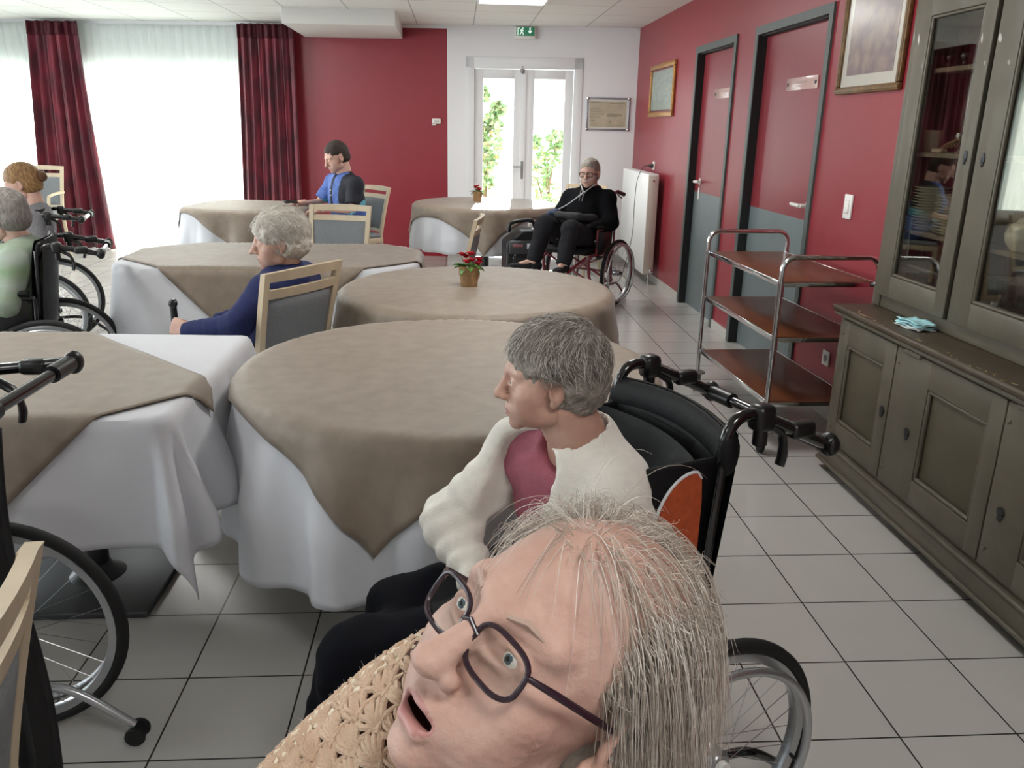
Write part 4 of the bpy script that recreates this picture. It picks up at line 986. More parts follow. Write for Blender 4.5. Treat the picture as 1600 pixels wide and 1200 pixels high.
        for s in (-1, 1):
            k = MB(); k.box((s*hw, -.10, .972+hz), (.042, .045, .055), .012); k.tube([(s*hw, -.10, .95+hz), (s*hw, -.10, .915+hz)], .014, 8); k.build('clamp', M_BLACK, po)
            k = MB(); k.ball((s*hw, -.288, z1), (.024, .020, .026), 12); k.build('end_joint', M_BLACK, po); k = MB(); k.box((s*hw, -.205, (z0+z1)/2), (.034, .06, .034), .01); k.build('hinge_sleeve', M_BLACK, po)
            k = MB(); k.tube(smooth_path([(s*hw, -.12, .955+hz), (s*hw, -.155, .93+hz), (s*hw, -.165, .89+hz), (s*hw, -.160, .862+hz)], 4), [.009]*4+[.007]*4+[.008]*5, 8, flat_y=1.6); k.build('brake_lever', M_BLACK, po)
    else:
        for s in (-1, 1):
            m = MB(); m.tube(smooth_path([(s*hw, -.012, .88), (s*hw, -.02, .955), (s*hw, -.06, .985), (s*hw, -.10, .98)], 4), .012, 8); hb = m.build('push_handle', frame, t)
            m = MB(); m.tube([(s*hw, -.085, .983), (s*hw, -.20, .955)], .0175, 10); m.ball((s*hw, -.20, .955), .019, 10); m.build('hand_grip', M_BLACK, hb)
            m = MB(); m.tube([(s*hw, -.08, .965), (s*hw, -.12, .94), (s*hw, -.17, .925)], .006, 6); m.build('brake_lever', M_BLACK, hb)
    return t
F4 = (-.933, -.36)
wheelchair('wheelchair with orange side panel, holding the woman in the cream cardigan', (.430, 1.615), F4, orange=True, armr=False, RW=.265, wx=.262, hw=.193)
wheelchair('empty wheelchair at the left edge in the foreground, before the white tablecloth corner', (-1.115, 1.565), (-1, .0), drop=.02, strap=True)
wheelchair('wheelchair of the grey-haired person in green at the left edge', (-2.06, 4.24), (-.96, -.28), drop=-.04, hz=-.06)
wheelchair('wheelchair behind the one at the left edge, holding the blonde woman in grey', (-2.72, 5.62), (-.97, -.24), drop=-.03, hz=-.06)
wheelchair('dark red wheelchair of the man with the oxygen tube by the radiator', (1.20, 7.36), (-.62, -.785), push='h', frame=M_FRRED, fz=.20)

# strap hanging beside the foreground wheelchair
mb = MB()
mb.sheet(lambda u, v: Vector((-.835+.078*u-.012*math.sin(PI*v)+.006*math.sin(7*v), 1.335+.012*math.sin(5*v)+.008*math.sin(9*u), .30+.71*v)), 6, 24)
mb.build('hanging_strap', mat('black_strap', '#08080a', .8), bpy.data.objects['wheelchair.001'], solid=.006)
so_ = bpy.data.objects['hanging_strap']; so_.matrix_parent_inverse = (Matrix.Translation((-1.115, 1.565, 0)) @ Matrix.Rotation(face(-1, 0), 4, 'Z')).inverted()

# ------------------------------------------------------------------ oxygen concentrator
t = thing('oxygen_concentrator', 'black oxygen concentrator on the floor beside the seated man', 'oxygen concentrator', (.60, 7.66, 0), math.radians(8))
M_CONC = mat('concentrator_black', '#1b1d20', .35); M_CONG = mat('concentrator_grey', '#3a3d41', .4)
mb = MB()
mb.prism([(-.16, .05), (.17, .05), (.17, .56), (.13, .61), (-.02, .61), (-.16, .50)], -.13, .13, axis='y')
bm_ = mb.build('body', M_CONC, t); md = bm_.modifiers.new('b', 'BEVEL'); md.width = .02; md.segments = 3
mb = MB(); mb.box((-.02, -.138, .46), (.24, .02, .12), .012, rot=rotx(-.15)); mb.build('control_panel', M_CONG, t)
mb = MB(); mb.box((-.06, -.152, .475), (.09, .004, .022), .001); mb.build('indicator_strip', mat('pink_label', '#a4646c', .4), t)
mb = MB(); mb.box((.05, -.150, .47), (.05, .004, .05), .001); mb.build('display', mat('pale_label', '#c9cdd2', .4), t)
mb = MB(); mb.cyl((-.09, -.145, .40), (-.09, -.145, .34), .011); mb.build('flow_meter', M_GLASS, t)
mb = MB(); mb.box((-.02, -.132, .24), (.17, .012, .26), .01); mb.build('bottle_recess', mat('recess_black', '#0a0a0b', .5), t)
mb = MB(); mb.lathe([(0, .13), (.045, .13), (.05, .15), (.05, .27), (.035, .29), (.02, .31), (.0, .31)], 20, (-.03, -.155, 0)); mb.build('humidifier_bottle', mat('water_bottle', '#9fa9ad', .2, coat=.4), t)
mb = MB(); mb.tube(smooth_path([(-.12, .0, .58), (-.10, .0, .66), (.0, .0, .685), (.10, .0, .68), (.14, .0, .60)], 5), .018, 10); mb.build('carry_handle', M_CONC, t)
mb = MB()
for i in range(7): mb.box((.172, 0, .18+.035*i), (.004, .17, .012), .001)
mb.build('air_grille', M_CONG, t)
mb = MB(); mb.box((.05, -.14, .66), (.035, .012, .03), .003); mb.build('tag', M_WPLAST, t)
for sx in (-1, 1):
    for sy in (-1, 1):
        mb = MB(); mb.lathe([(0, -.012), (.024, -.012), (.026, 0), (.024, .012), (0, .012)], 14, (sx*.12, sy*.10, .027), axis='x'); mb.build('caster', M_RUBBER, t)

# ------------------------------------------------------------------ walking stick held by the woman in navy
t = thing('walking_stick', 'black walking stick with a yellow-green band held by the woman in navy', 'walking stick', (-1.185, 3.47, 0), 0)
mb = MB(); mb.tube([(0, 0, .012), (0, 0, .62)], .010, 12); mb.build('shaft', mat('stick_bronze', '#5a4a32', .4, metal=.4), t)
mb = MB(); mb.tube([(0, 0, .62), (0, 0, .695)], .0145, 12); mb.build('band', mat('yellow_green_band', '#b5bd63', .5), t, label='yellow-green band')
mb = MB(); mb.tube([(0, 0, .69), (0, 0, .765)], [.015, .0135], 12); mb.tube([(-.01, .045, .772), (0, .0, .775), (.012, -.035, .778)], [.012, .015, .016], 12); mb.ball((.014, -.042, .779), .019, 12); mb.build('grip', M_BLACK, t)
mb = MB(); mb.lathe([(.014, .0), (.014, .03), (.010, .035)], 14); mb.build('rubber_tip', M_RUBBER, t)

# ------------------------------------------------------------------ outside
mb = MB(); mb.add([(-14, 10.9, -.02), (8, 10.2, -.02), (8, 30, -.02), (-14, 30, -.02)], [(0, 1, 2, 3)], flat=True)
tag(mb.build('terrace', mat('pale_terrace', '#c8c6bc', .8, noise=.05, nscale=3)), 'pale sunlit terrace outside the end wall', 'terrace', kind='structure')
M_LF = mat('sunlit_leaves', '#8fb078', .5, noise=.35, nscale=9)
M_LF2 = mat('yellowish_leaves', '#c9bd8a', .5, noise=.3, nscale=9)
M_BARK = mat('bark', '#8a6f55', .8, noise=.3, nscale=12)
def bush(loc, label, clumps, seed, n=900, name='shrub', stems=((0, 0),)):
    t = thing(name, label, 'shrub', loc, 0, 'shrubs outside the glazed door'); r = random.Random(seed)
    for mname, M_, frac in (('foliage', M_LF, .78), ('yellow_foliage', M_LF2, .22)):
        mb = MB()
        for i in range(int(n*frac)):
            c = r.choice(clumps); d = Vector((r.gauss(0, 1), r.gauss(0, 1), r.gauss(0, 1))).normalized()*(r.random()**.4)
            p = Vector((c[0]+d.x*c[3], c[1]+d.y*c[3], c[2]+d.z*c[3])); a = Vector((r.gauss(0, 1), r.gauss(0, 1), r.gauss(0, .6))).normalized(); b = a.cross(Vector((r.gauss(0, 1), r.gauss(0, 1), r.gauss(0, 1)))).normalized(); l = r.uniform(.035, .07)
            q = [p-a*l, p+b*l*.42-a*l*.2, p+b*l*.3+a*l*.5, p+a*l, p-b*l*.3+a*l*.5, p-b*l*.42-a*l*.2]
            mb.add(q, [(0, 1, 2, 3, 4, 5)], flat=True)
        o = mb.build(mname, M_, t, recalc=False); o['kind'] = 'stuff'
    mb = MB()
    for sx, sy in stems:
        for c in clumps[:4]: mb.tube(smooth_path([(sx, sy, 0), (sx*.6+c[0]*.3, sy+c[1]*.3, c[2]*.5), (c[0], c[1], c[2])], 4), [.018]*4+[.012]*4+[.008], 7)
    mb.build('trunk', M_BARK, t)
bush((.42, 12.3, 0), 'leafy sunlit shrub outside the left pane of the glazed door', [(.05, 0, 1.25, .22), (-.05, .1, 1.0, .25), (.08, 0, 1.55, .18), (-.02, 0, .75, .2), (-.05, .1, 1.95, .12), (.18, .1, 1.75, .12), (-.2, .1, 1.15, .2), (-.15, 0, 1.45, .15)], 3, 1500)
bush((1.36, 12.6, 0), 'thin sunlit shrub outside the right pane of the glazed door', [(.0, 0, 1.05, .22), (-.15, .1, .8, .25), (.12, 0, 1.35, .14), (.05, 0, .5, .25), (-.2, .0, 1.3, .10)], 6, 800)
# ------------------------------------------------------------------ smooth solids for people and clothes
class Sdf:
    """signed distance grid; shapes are smoothly joined, then turned into one continuous mesh (surface nets)"""
    def __init__(s, lo, hi, h):
        s.lo = np.array(lo, float); s.h = h; s.n = np.ceil((np.array(hi)-s.lo)/h).astype(int)+1
        s.D = np.full(s.n, .5, np.float32)
    def _sl(s, lo, hi):
        a = np.clip(np.floor((np.array(lo)-s.lo)/s.h).astype(int), 0, s.n); b = np.clip(np.ceil((np.array(hi)-s.lo)/s.h).astype(int)+1, 0, s.n)
        if (b <= a).any(): return None
        ax = [s.lo[i]+s.h*np.arange(a[i], b[i]) for i in range(3)]
        return (slice(a[0], b[0]), slice(a[1], b[1]), slice(a[2], b[2])), np.stack(np.meshgrid(*ax, indexing='ij'), -1)
    def _join(s, lo, hi, fn, k, op='u'):
        pad = k+4*s.h; r = s._sl(np.array(lo)-pad, np.array(hi)+pad)
        if r is None: return s
        sl, P = r; d = fn(P).astype(np.float32); D = s.D[sl]
        if op == 'u':
            hh = np.maximum(k-np.abs(D-d), 0)/max(k, 1e-6); s.D[sl] = np.minimum(D, d)-hh*hh*k*.25
        elif op == 's':
            d = -d; hh = np.maximum(k-np.abs(D-d), 0)/max(k, 1e-6); s.D[sl] = np.maximum(D, d)+hh*hh*k*.25
        elif op == 'i':
            s.D[sl] = np.maximum(D, d)
        return s
    def cap(s, a, b, ra, rb=None, k=.02, op='u'):
        rb = ra if rb is None else rb; a = np.array(a, float); b = np.array(b, float); R_ = max(ra, rb)
        def fn(P):
            ab = b-a; t = np.clip(((P-a)@ab)/max(ab@ab, 1e-9), 0, 1); return np.linalg.norm(P-a-t[..., None]*ab, axis=-1)-(ra+(rb-ra)*t)
        return s._join(np.minimum(a, b)-R_, np.maximum(a, b)+R_, fn, k, op)
    def ell(s, c, r, k=.02, op='u', rot=None):
        c = np.array(c, float); r = np.array(r, float)*np.ones(3); Rm = np.eye(3) if rot is None else np.array(rot)
        def fn(P):
            Q = (P-c)@Rm; a = np.linalg.norm(Q/r, axis=-1); b = np.linalg.norm(Q/(r*r), axis=-1); return a*(a-1)/np.maximum(b, 1e-9)
        m = r.max(); return s._join(c-m, c+m, fn, k, op)
    def path(s, pts, rs, k=.02, op='u'):
        rs = rs if isinstance(rs, (list, tuple)) else [rs]*len(pts)
        for i in range(len(pts)-1): s.cap(pts[i], pts[i+1], rs[i], rs[i+1], k, op)
        return s
    def disp(s, fn):
        ax = [s.lo[i]+s.h*np.arange(s.n[i]) for i in range(3)]; m = np.abs(s.D) < .05
        X, Y, Z = np.meshgrid(*ax, indexing='ij'); P = np.stack([X[m], Y[m], Z[m]], -1); s.D[m] += fn(P).astype(np.float32); return s
    def plane(s, p, n, k=0.):      # cut away everything on the side n points to
        ax = [s.lo[i]+s.h*np.arange(s.n[i]) for i in range(3)]; P = np.stack(np.meshgrid(*ax, indexing='ij'), -1)
        d = ((P-np.array(p, float))@np.array(n, float)).astype(np.float32); s.D = np.maximum(s.D, d); return s
    def mesh(s):
        D = s.D; ins = D < 0; n = D.shape
        c = np.zeros((n[0]-1, n[1]-1, n[2]-1), np.int8); o8 = [(i, j, k) for i in (0, 1) for j in (0, 1) for k in (0, 1)]
        for (i, j, k) in o8: c += ins[i:n[0]-1+i, j:n[1]-1+j, k:n[2]-1+k]
        act = (c > 0) & (c < 8); idx = np.argwhere(act); vid = -np.ones(c.shape, np.int64); vid[act] = np.arange(len(idx))
        acc = np.zeros((len(idx), 3)); cnt = np.zeros(len(idx))
        for (i, j, k) in o8:
            for ax in range(3):
                o = (i, j, k)
                if o[ax]: continue
                o2 = list(o); o2[ax] = 1
                a = D[idx[:, 0]+o[0], idx[:, 1]+o[1], idx[:, 2]+o[2]]; b = D[idx[:, 0]+o2[0], idx[:, 1]+o2[1], idx[:, 2]+o2[2]]
                m = (a < 0) != (b < 0); t = np.where(m, a/np.where(m, a-b, 1), 0)
                p = np.array(o, float)[None]+np.zeros((len(idx), 3)); p[:, ax] = t
                acc[m] += p[m]; cnt[m] += 1
        V_ = s.lo+s.h*(idx+acc/np.maximum(cnt, 1)[:, None]); F = []
        for ax in range(3):
            u, v = [(1, 2), (2, 0), (0, 1)][ax]
            sa = [slice(0, n[q]-1) for q in range(3)]; sb = list(sa); sb[ax] = slice(1, n[ax])
            # edges along ax, interior in u and v
            a = [slice(None)]*3; b = [slice(None)]*3; a[ax] = slice(0, n[ax]-1); b[ax] = slice(1, n[ax])
            for q in (u, v): a[q] = slice(1, n[q]-1); b[q] = slice(1, n[q]-1)
            A = ins[tuple(a)]; Bn = ins[tuple(b)]; e = np.argwhere(A != Bn)
            if not len(e): continue
            st = A[e[:, 0], e[:, 1], e[:, 2]]; e = e.copy(); e[:, u] += 1; e[:, v] += 1
            def g(du, dv):
                q = e.copy(); q[:, u] -= du; q[:, v] -= dv; return vid[q[:, 0], q[:, 1], q[:, 2]]
            q = np.stack([g(1, 1), g(0, 1), g(0, 0), g(1, 0)], -1); q[~st] = q[~st][:, ::-1]; F.append(q)
        F = np.concatenate(F) if F else np.zeros((0, 4), int); F = F[(F >= 0).all(1)]
        # two rounds of light smoothing
        for _ in range(2):
            sm = np.zeros_like(V_); ct = np.zeros(len(V_))
            for i in range(4):
                np.add.at(sm, F[:, i], V_[F[:, (i+1) % 4]]); np.add.at(ct, F[:, i], 1); np.add.at(sm, F[:, (i+1) % 4], V_[F[:, i]]); np.add.at(ct, F[:, (i+1) % 4], 1)
            ok = ct > 0; V_[ok] = V_[ok]*.5+.5*sm[ok]/ct[ok][:, None]
        return V_, F
def sdf_object(name, parts, mats, parent=None, mi_fn=None, origin=(0, 0, 0)):
    """parts: list of (V, F); joined into ONE mesh object"""
    vs = []; fs = []; n = 0; o3 = np.array(origin, float)
    for V_, F_ in parts: vs.append(V_-o3); fs.append(F_+n); n += len(V_)
    V_ = np.concatenate(vs); F_ = np.concatenate(fs); me = bpy.data.meshes.new(name); me.from_pydata(V_.tolist(), [], F_.tolist())
    mats = mats if isinstance(mats, (list, tuple)) else [mats]
    for m in mats: me.materials.append(m)
    if mi_fn is not None:
        C_ = V_[F_].mean(1)+o3; me.polygons.foreach_set('material_index', mi_fn(C_).astype(np.int32))
    me.polygons.foreach_set('use_smooth', [True]*len(F_)); me.update()
    o = bpy.data.objects.new(name, me); COL.objects.link(o)
    if parent is not None: o.parent = parent
    return o
def xf(part, M_):      # move a (V, F) part by a 4x4 matrix
    A = np.array(M_); return (part[0]@A[:3, :3].T+A[:3, 3], part[1])
def nz(P, f, ph):      # cheap smooth noise
    x, y, z = P[..., 0]*f, P[..., 1]*f, P[..., 2]*f
    return (np.sin(x+1.7*np.sin(y*.8+ph)+ph)+np.sin(y*1.2+1.5*np.sin(z*.9+ph*2))+np.sin(z*1.1+1.6*np.sin(x*.7+ph*3)))/3

def face_matrix(center, fdir, up=(0, 0, 1)):
    """head frame: x to the person's right, y forward, z up"""
    f = Vector(fdir).normalized(); u = Vector(up); r = f.cross(u).normalized(); u = r.cross(f).normalized()
    m = Matrix((r, f, u)).transposed().to_4x4(); m.translation = center; return m

def glasses_fit(): pass
def head_part(h=.0035, age=.5, fem=True, jaw=1.0, nose=1.0, eyes_closed=False, mouth_open=0., fine=0., wide=1.0):
    s = Sdf((-.105, -.12, -.15), (.105, .15, .145), h)
    s.ell((0, -.015, .045), (.076*wide, .098, .086), .01)
    s.ell((0, .030, -.005), (.064*wide, .062, .082), .03)
    s.ell((0, .040, -.055), (.050*jaw*wide, .048, .042), .03)
    s.cap((-.040*jaw, .01, -.062), (.040*jaw, .01, -.062), .022, .022, .02)
    s.ell((0, .082, -.086), (.019*jaw, .014, .015), .022)
    for q in (-1, 1):
        s.ell((q*.044, .058, -.014), (.022, .022, .020), .022)           # cheek
        s.ell((q*.033, .060, -.042), (.020, .022, .022), .022)
        s.cap((q*.012, .087, .036), (q*.048, .070, .036), .0095, .008, .016)   # brow
        s.ell((q*.033, .100, .016), (.0175, .016, .0125), .012, 's')     # eye socket
        s.ell((q*.032, .0785, .015), (.0155, .0135, .0125), .003)        # lids
        if not eyes_closed: s.ell((q*.032, .092, .0145), (.0130, .007, .0050), .003, 's')
        s.cap((q*.018, .093, .006), (q*.044, .082, .004), .0022+.0012*age, .002, .006)   # bag under the eye
        s.cap((q*.019, .096, -.024), (q*.033, .080, -.054), .0025, .0025, .006, 's')      # fold from nose to mouth
    s.cap((0, .090, .030), (0, .1125*1.0, -.014), .0078, .0105*nose, .012)
    s.ell((0, .113+.004*(nose-1)*10, -.019), (.0115*nose, .0115*nose, .0105), .008)
    for q in (-1, 1):
        s.ell((q*.0115*nose, .103, -.023), (.0075, .009, .0075), .006)
        s.ell((q*.0065, .108, -.031), (.0034, .0045, .004), .003, 's')
    s.ell((0, .080, -.050), (.030, .020, .022), .015)                    # muzzle
    s.path([(-.024, .086, -.052), (-.011, .0965, -.0475), (0, .099, -.0495), (.011, .0965, -.0475), (.024, .086, -.052)], [.003, .0052, .0048, .0052, .003], .004)
    dz = mouth_open
    s.path([(-.023, .086, -.054), (-.010, .0955, -.0595-dz), (.010, .0955, -.0595-dz), (.023, .086, -.054)], [.003, .0058, .0058, .003], .004)
    if mouth_open > 0: s.ell((0, .096, -.0545-dz*.5), (.019, .022, .0028+dz*.45), .002, 's')
    else: s.cap((-.023, .090, -.0535), (.023, .090, -.0535), .0012, .0012, .004, 's'); s.cap((-.015, .101, -.0535), (.015, .101, -.0535), .0018, .0018, .003, 's')
    if fine:
        s.disp(lambda P: fine*(.0006*nz(P, 130, 1.)+.0005*nz(P*np.array([.25, 1, 2.2]), 260, 2.)))
    for q in (-1, 1):                                                    # ears
        R_ = Euler((.12, 0, q*-.45)).to_matrix()
        s.ell((q*.0790*wide, -.006, .004), (.0085, .020, .032), .006, rot=R_)
        s.ell((q*.0865*wide, -.001, .008), (.0055, .011, .020), .003, 's', rot=R_)
        s.ell((q*.0765*wide, .003, -.026), (.006, .009, .010), .006)
        s.ell((q*.081*wide, .008, -.004), (.0035, .004, .006), .003)
    return s.mesh()
def hair_shell(h=.004, vol=.010, front=.045, side_z=-.02, back_z=-.07, fringe=0., curl=.003, f=70, bald=None, part_=0., fw_=.098, ear=.030):
    """shell over the skull, open at the face; head frame"""
    s = Sdf((-.13, -.15, -.15), (.13, .14, .17), h)
    s.ell((0, -.018, .048), (.078+vol, .100+vol, .088+vol), .01)
    s.ell((0, -.05, -.01), (.070+vol*.9, .062+vol, .07), .03)
    s.disp(lambda P: curl*nz(P, f, 1.3)+curl*.6*nz(P, f*2.3, 4.))
    # the face: cut a rounded opening
    s.ell((0, .125, front-.105), (fw_, .110, .105), .012, 's')
    s.ell((0, .07, -.085), (.12, .095, .075), .012, 's')
    for q in (-1, 1): s.ell((q*.098, .006, side_z-.004), (.034, ear, .036), .008, 's')
    for q in (-1, 1): s.ell((q*.088, .048, -.012), (.034, .030, .030), .01, 's')
    s.ell((0, -.02, back_z-.06), (.2, .2, .06), .01, 's')
    if bald is not None: s.ell(bald[0], bald[1], .008, 's')
    return s.mesh()
M_EYEW = mat('eye_white', '#d9d2ca', .25); M_IRIS = mat('iris_blue_grey', '#4d5f68', .2); M_PUPIL = mat('pupil', '#070707', .1)
def eyes(M_, parent, sc=1.0):
    for q in (-1, 1):
        mb = MB(); mb.ball((0, 0, 0), .0120, 16); mb.ball((0, .0068, 0), (.0062, .0056, .0062), 14, mi=1); mb.ball((0, .0108, 0), (.0024, .0022, .0024), 10, mi=2)
        o = mb.build('eye', [M_EYEW, M_IRIS, M_PUPIL], parent); o.matrix_local = M_ @ Matrix.Translation((q*.032, .0770, .0145))
def glasses(M_, parent, m, r=(.024, .017), label='thin framed glasses', name='glasses', lens=True, thick=.0018):
    mb = MB(); 
    for q in (-1, 1):
        pts = [(q*.033+r[0]*math.copysign(abs(math.cos(a))**.7, math.cos(a)), .103-2.6*(q*.033+r[0]*math.cos(a))**2, .011+r[1]*math.copysign(abs(math.sin(a))**.6, math.sin(a))) for a in np.linspace(0, 2*PI, 29)[:-1]]
        mb.tube(pts, thick, 7, closed=True)
        mb.tube([(q*(.031+r[0]), .095, .018), (q*.072, .080, .020), (q*.081, .02, .012), (q*.083, -.012, .006), (q*.080, -.028, -.014)], [thick, thick*1.3, thick*1.3, thick, thick], 7)
    mb.tube([(-.010, .1025, .014), (0, .1065, .019), (.010, .1025, .014)], thick, 7)
    o = mb.build(name, m, parent, label=label); o.matrix_local = M_
    if lens:
        for q in (-1, 1):
            lb = MB(); lb.add([(q*.033+r[0]*.97*math.copysign(abs(math.cos(a))**.7, math.cos(a)), .1025-2.6*(q*.033+r[0]*math.cos(a))**2, .011+r[1]*.97*math.copysign(abs(math.sin(a))**.6, math.sin(a))) for a in np.linspace(0, 2*PI, 25)[:-1]], [tuple(range(24))])
            lb.build('lens', M_LENS, o)
def hand_part(h=.0032, curl=(.5, .55, .6, .7), spread=.05, thumb=.5, side=1, sc=1.0):
    """hand frame: wrist at the origin, fingers towards +y, palm facing -z; side=+1: thumb on +x"""
    s = Sdf((-.075, -.05, -.10), (.075, .20, .045), h)
    s.cap((0, -.045, 0), (0, .0, 0), .025, .024, .01)
    for x, w_ in ((-.028, .0115), (-.010, .0125), (.010, .013), (.028, .0125)): s.cap((x*.6, .005, 0), (x, .082-abs(x)*.12, .001), .015, w_, .012)
    s.ell((.026*side, .028, -.010), (.016, .026, .013), .014)
    xs = [.030, .010, -.010, -.029]; L = [(.044, .026, .022), (.050, .030, .023), (.046, .028, .022), (.036, .021, .019)]
    for i in range(4):
        p = np.array([xs[i]*side, .080-(.008 if i in (0, 3) else 0)-(.006 if i == 3 else 0), 0.]); a = 0.; sp = spread*(1.5-i)*side
        r_ = [.0092, .0092, .0095, .0082][i]
        for j in range(3):
            a += curl[i]*(.9, 1.1, .7)[j]; d = np.array([math.sin(sp)*math.cos(a), math.cos(sp)*math.cos(a), -math.sin(a)]); q = p+d*L[i][j]*.95
            s.cap(p, q, r_-.0006*j, r_-.0006*(j+1), .003); s.ell(p, r_*1.05-.0004*j, .004); p = q
    p = np.array([.024*side, .018, -.006]); a = thumb
    for d, l, r0, r1 in (((.75*side, .62, -.25), .040, .0135, .0110), ((.45*side, .85, -.30*thumb*2), .032, .0108, .0100), ((.15*side, .95, -.35*thumb*2), .026, .0098, .0080)):
        d = np.array(d); d /= np.linalg.norm(d); q = p+d*l; s.cap(p, q, r0, r1, .005); p = q
    V_, F_ = s.mesh(); return (V_*sc, F_)
def hand_matrix(wrist, fdir, back):
    """fingers along fdir, back of the hand towards 'back'"""
    f = Vector(fdir).normalized(); b = Vector(back); x = f.cross(b).normalized(); b = x.cross(f).normalized()
    m = Matrix((x, f, b)).transposed().to_4x4(); m.translation = wrist; return m

M_SKIN = mat('pale_skin', '#c79f8f', .55, noise=.05, nscale=18, sss=.05, bump=.05, bscale=90)
M_SKIN2 = mat('aged_skin', '#caa695', .5, color2='#bb9180', nscale=14, sss=.05, bump=.10, bscale=110)
M_LENS = glass_mat('lens_glass', refl=.02, fres=.12)
M_LIP = mat('lips', '#b3807a', .45)

def strands(name, parent, M_, roots, mats, label=None, r=.0003):
    """roots: list of point lists in head frame, thin tapering tubes"""
    V_ = []; F_ = []; n = 0
    for k, pts in enumerate(roots):
        P = np.array(pts); m = len(P); T = np.gradient(P, axis=0); T /= np.maximum(np.linalg.norm(T, axis=1), 1e-9)[:, None]
        a = np.cross(T, np.array([.31, .52, .79])); a /= np.maximum(np.linalg.norm(a, axis=1), 1e-9)[:, None]; b = np.cross(T, a)
        w_ = r*(1-.75*np.linspace(0, 1, m)**2)[:, None]
        for c_, s_ in ((1, 0), (-.5, .866), (-.5, -.866)): V_.append(P+w_*(c_*a+s_*b))
        i = np.arange(m-1)
        for q in range(3):
            q2 = (q+1) % 3; F_.append(np.stack([n+q*m+i, n+q*m+i+1, n+q2*m+i+1, n+q2*m+i], -1))
        n += 3*m
    V_ = np.concatenate(V_); F_ = np.concatenate(F_); me = bpy.data.meshes.new(name); me.from_pydata(V_.tolist(), [], F_.tolist())
    for m in (mats if isinstance(mats, (list, tuple)) else [mats]): me.materials.append(m)
    if isinstance(mats, (list, tuple)) and len(mats) > 1:
        per = np.concatenate([np.full(3*(len(p)-1), rng.integers(0, len(mats))) for p in roots]); me.polygons.foreach_set('material_index', per.astype(np.int32))
    me.polygons.foreach_set('use_smooth', [True]*len(F_)); me.update()
    o = bpy.data.objects.new(name, me); COL.objects.link(o); o.parent = parent; o.matrix_local = M_; o['kind'] = 'stuff'
    if label: o['label'] = label
    return o
def on_scalp(d, vol=0.):
    """point of the skull ellipsoid in direction d (unit), and its normal"""
    c = np.array([0, -.016, .046]); r = np.array([.077, .099, .087])+vol; t = 1/np.sqrt(((d/r)**2).sum()); p = c+d*t; n = (p-c)/(r*r); return p, n/np.linalg.norm(n)
def rdirs(n, cond):
    out = []
    while len(out) < n:
        d = rng.normal(size=3); d /= np.linalg.norm(d)
        if cond(d): out.append(d)
    return out
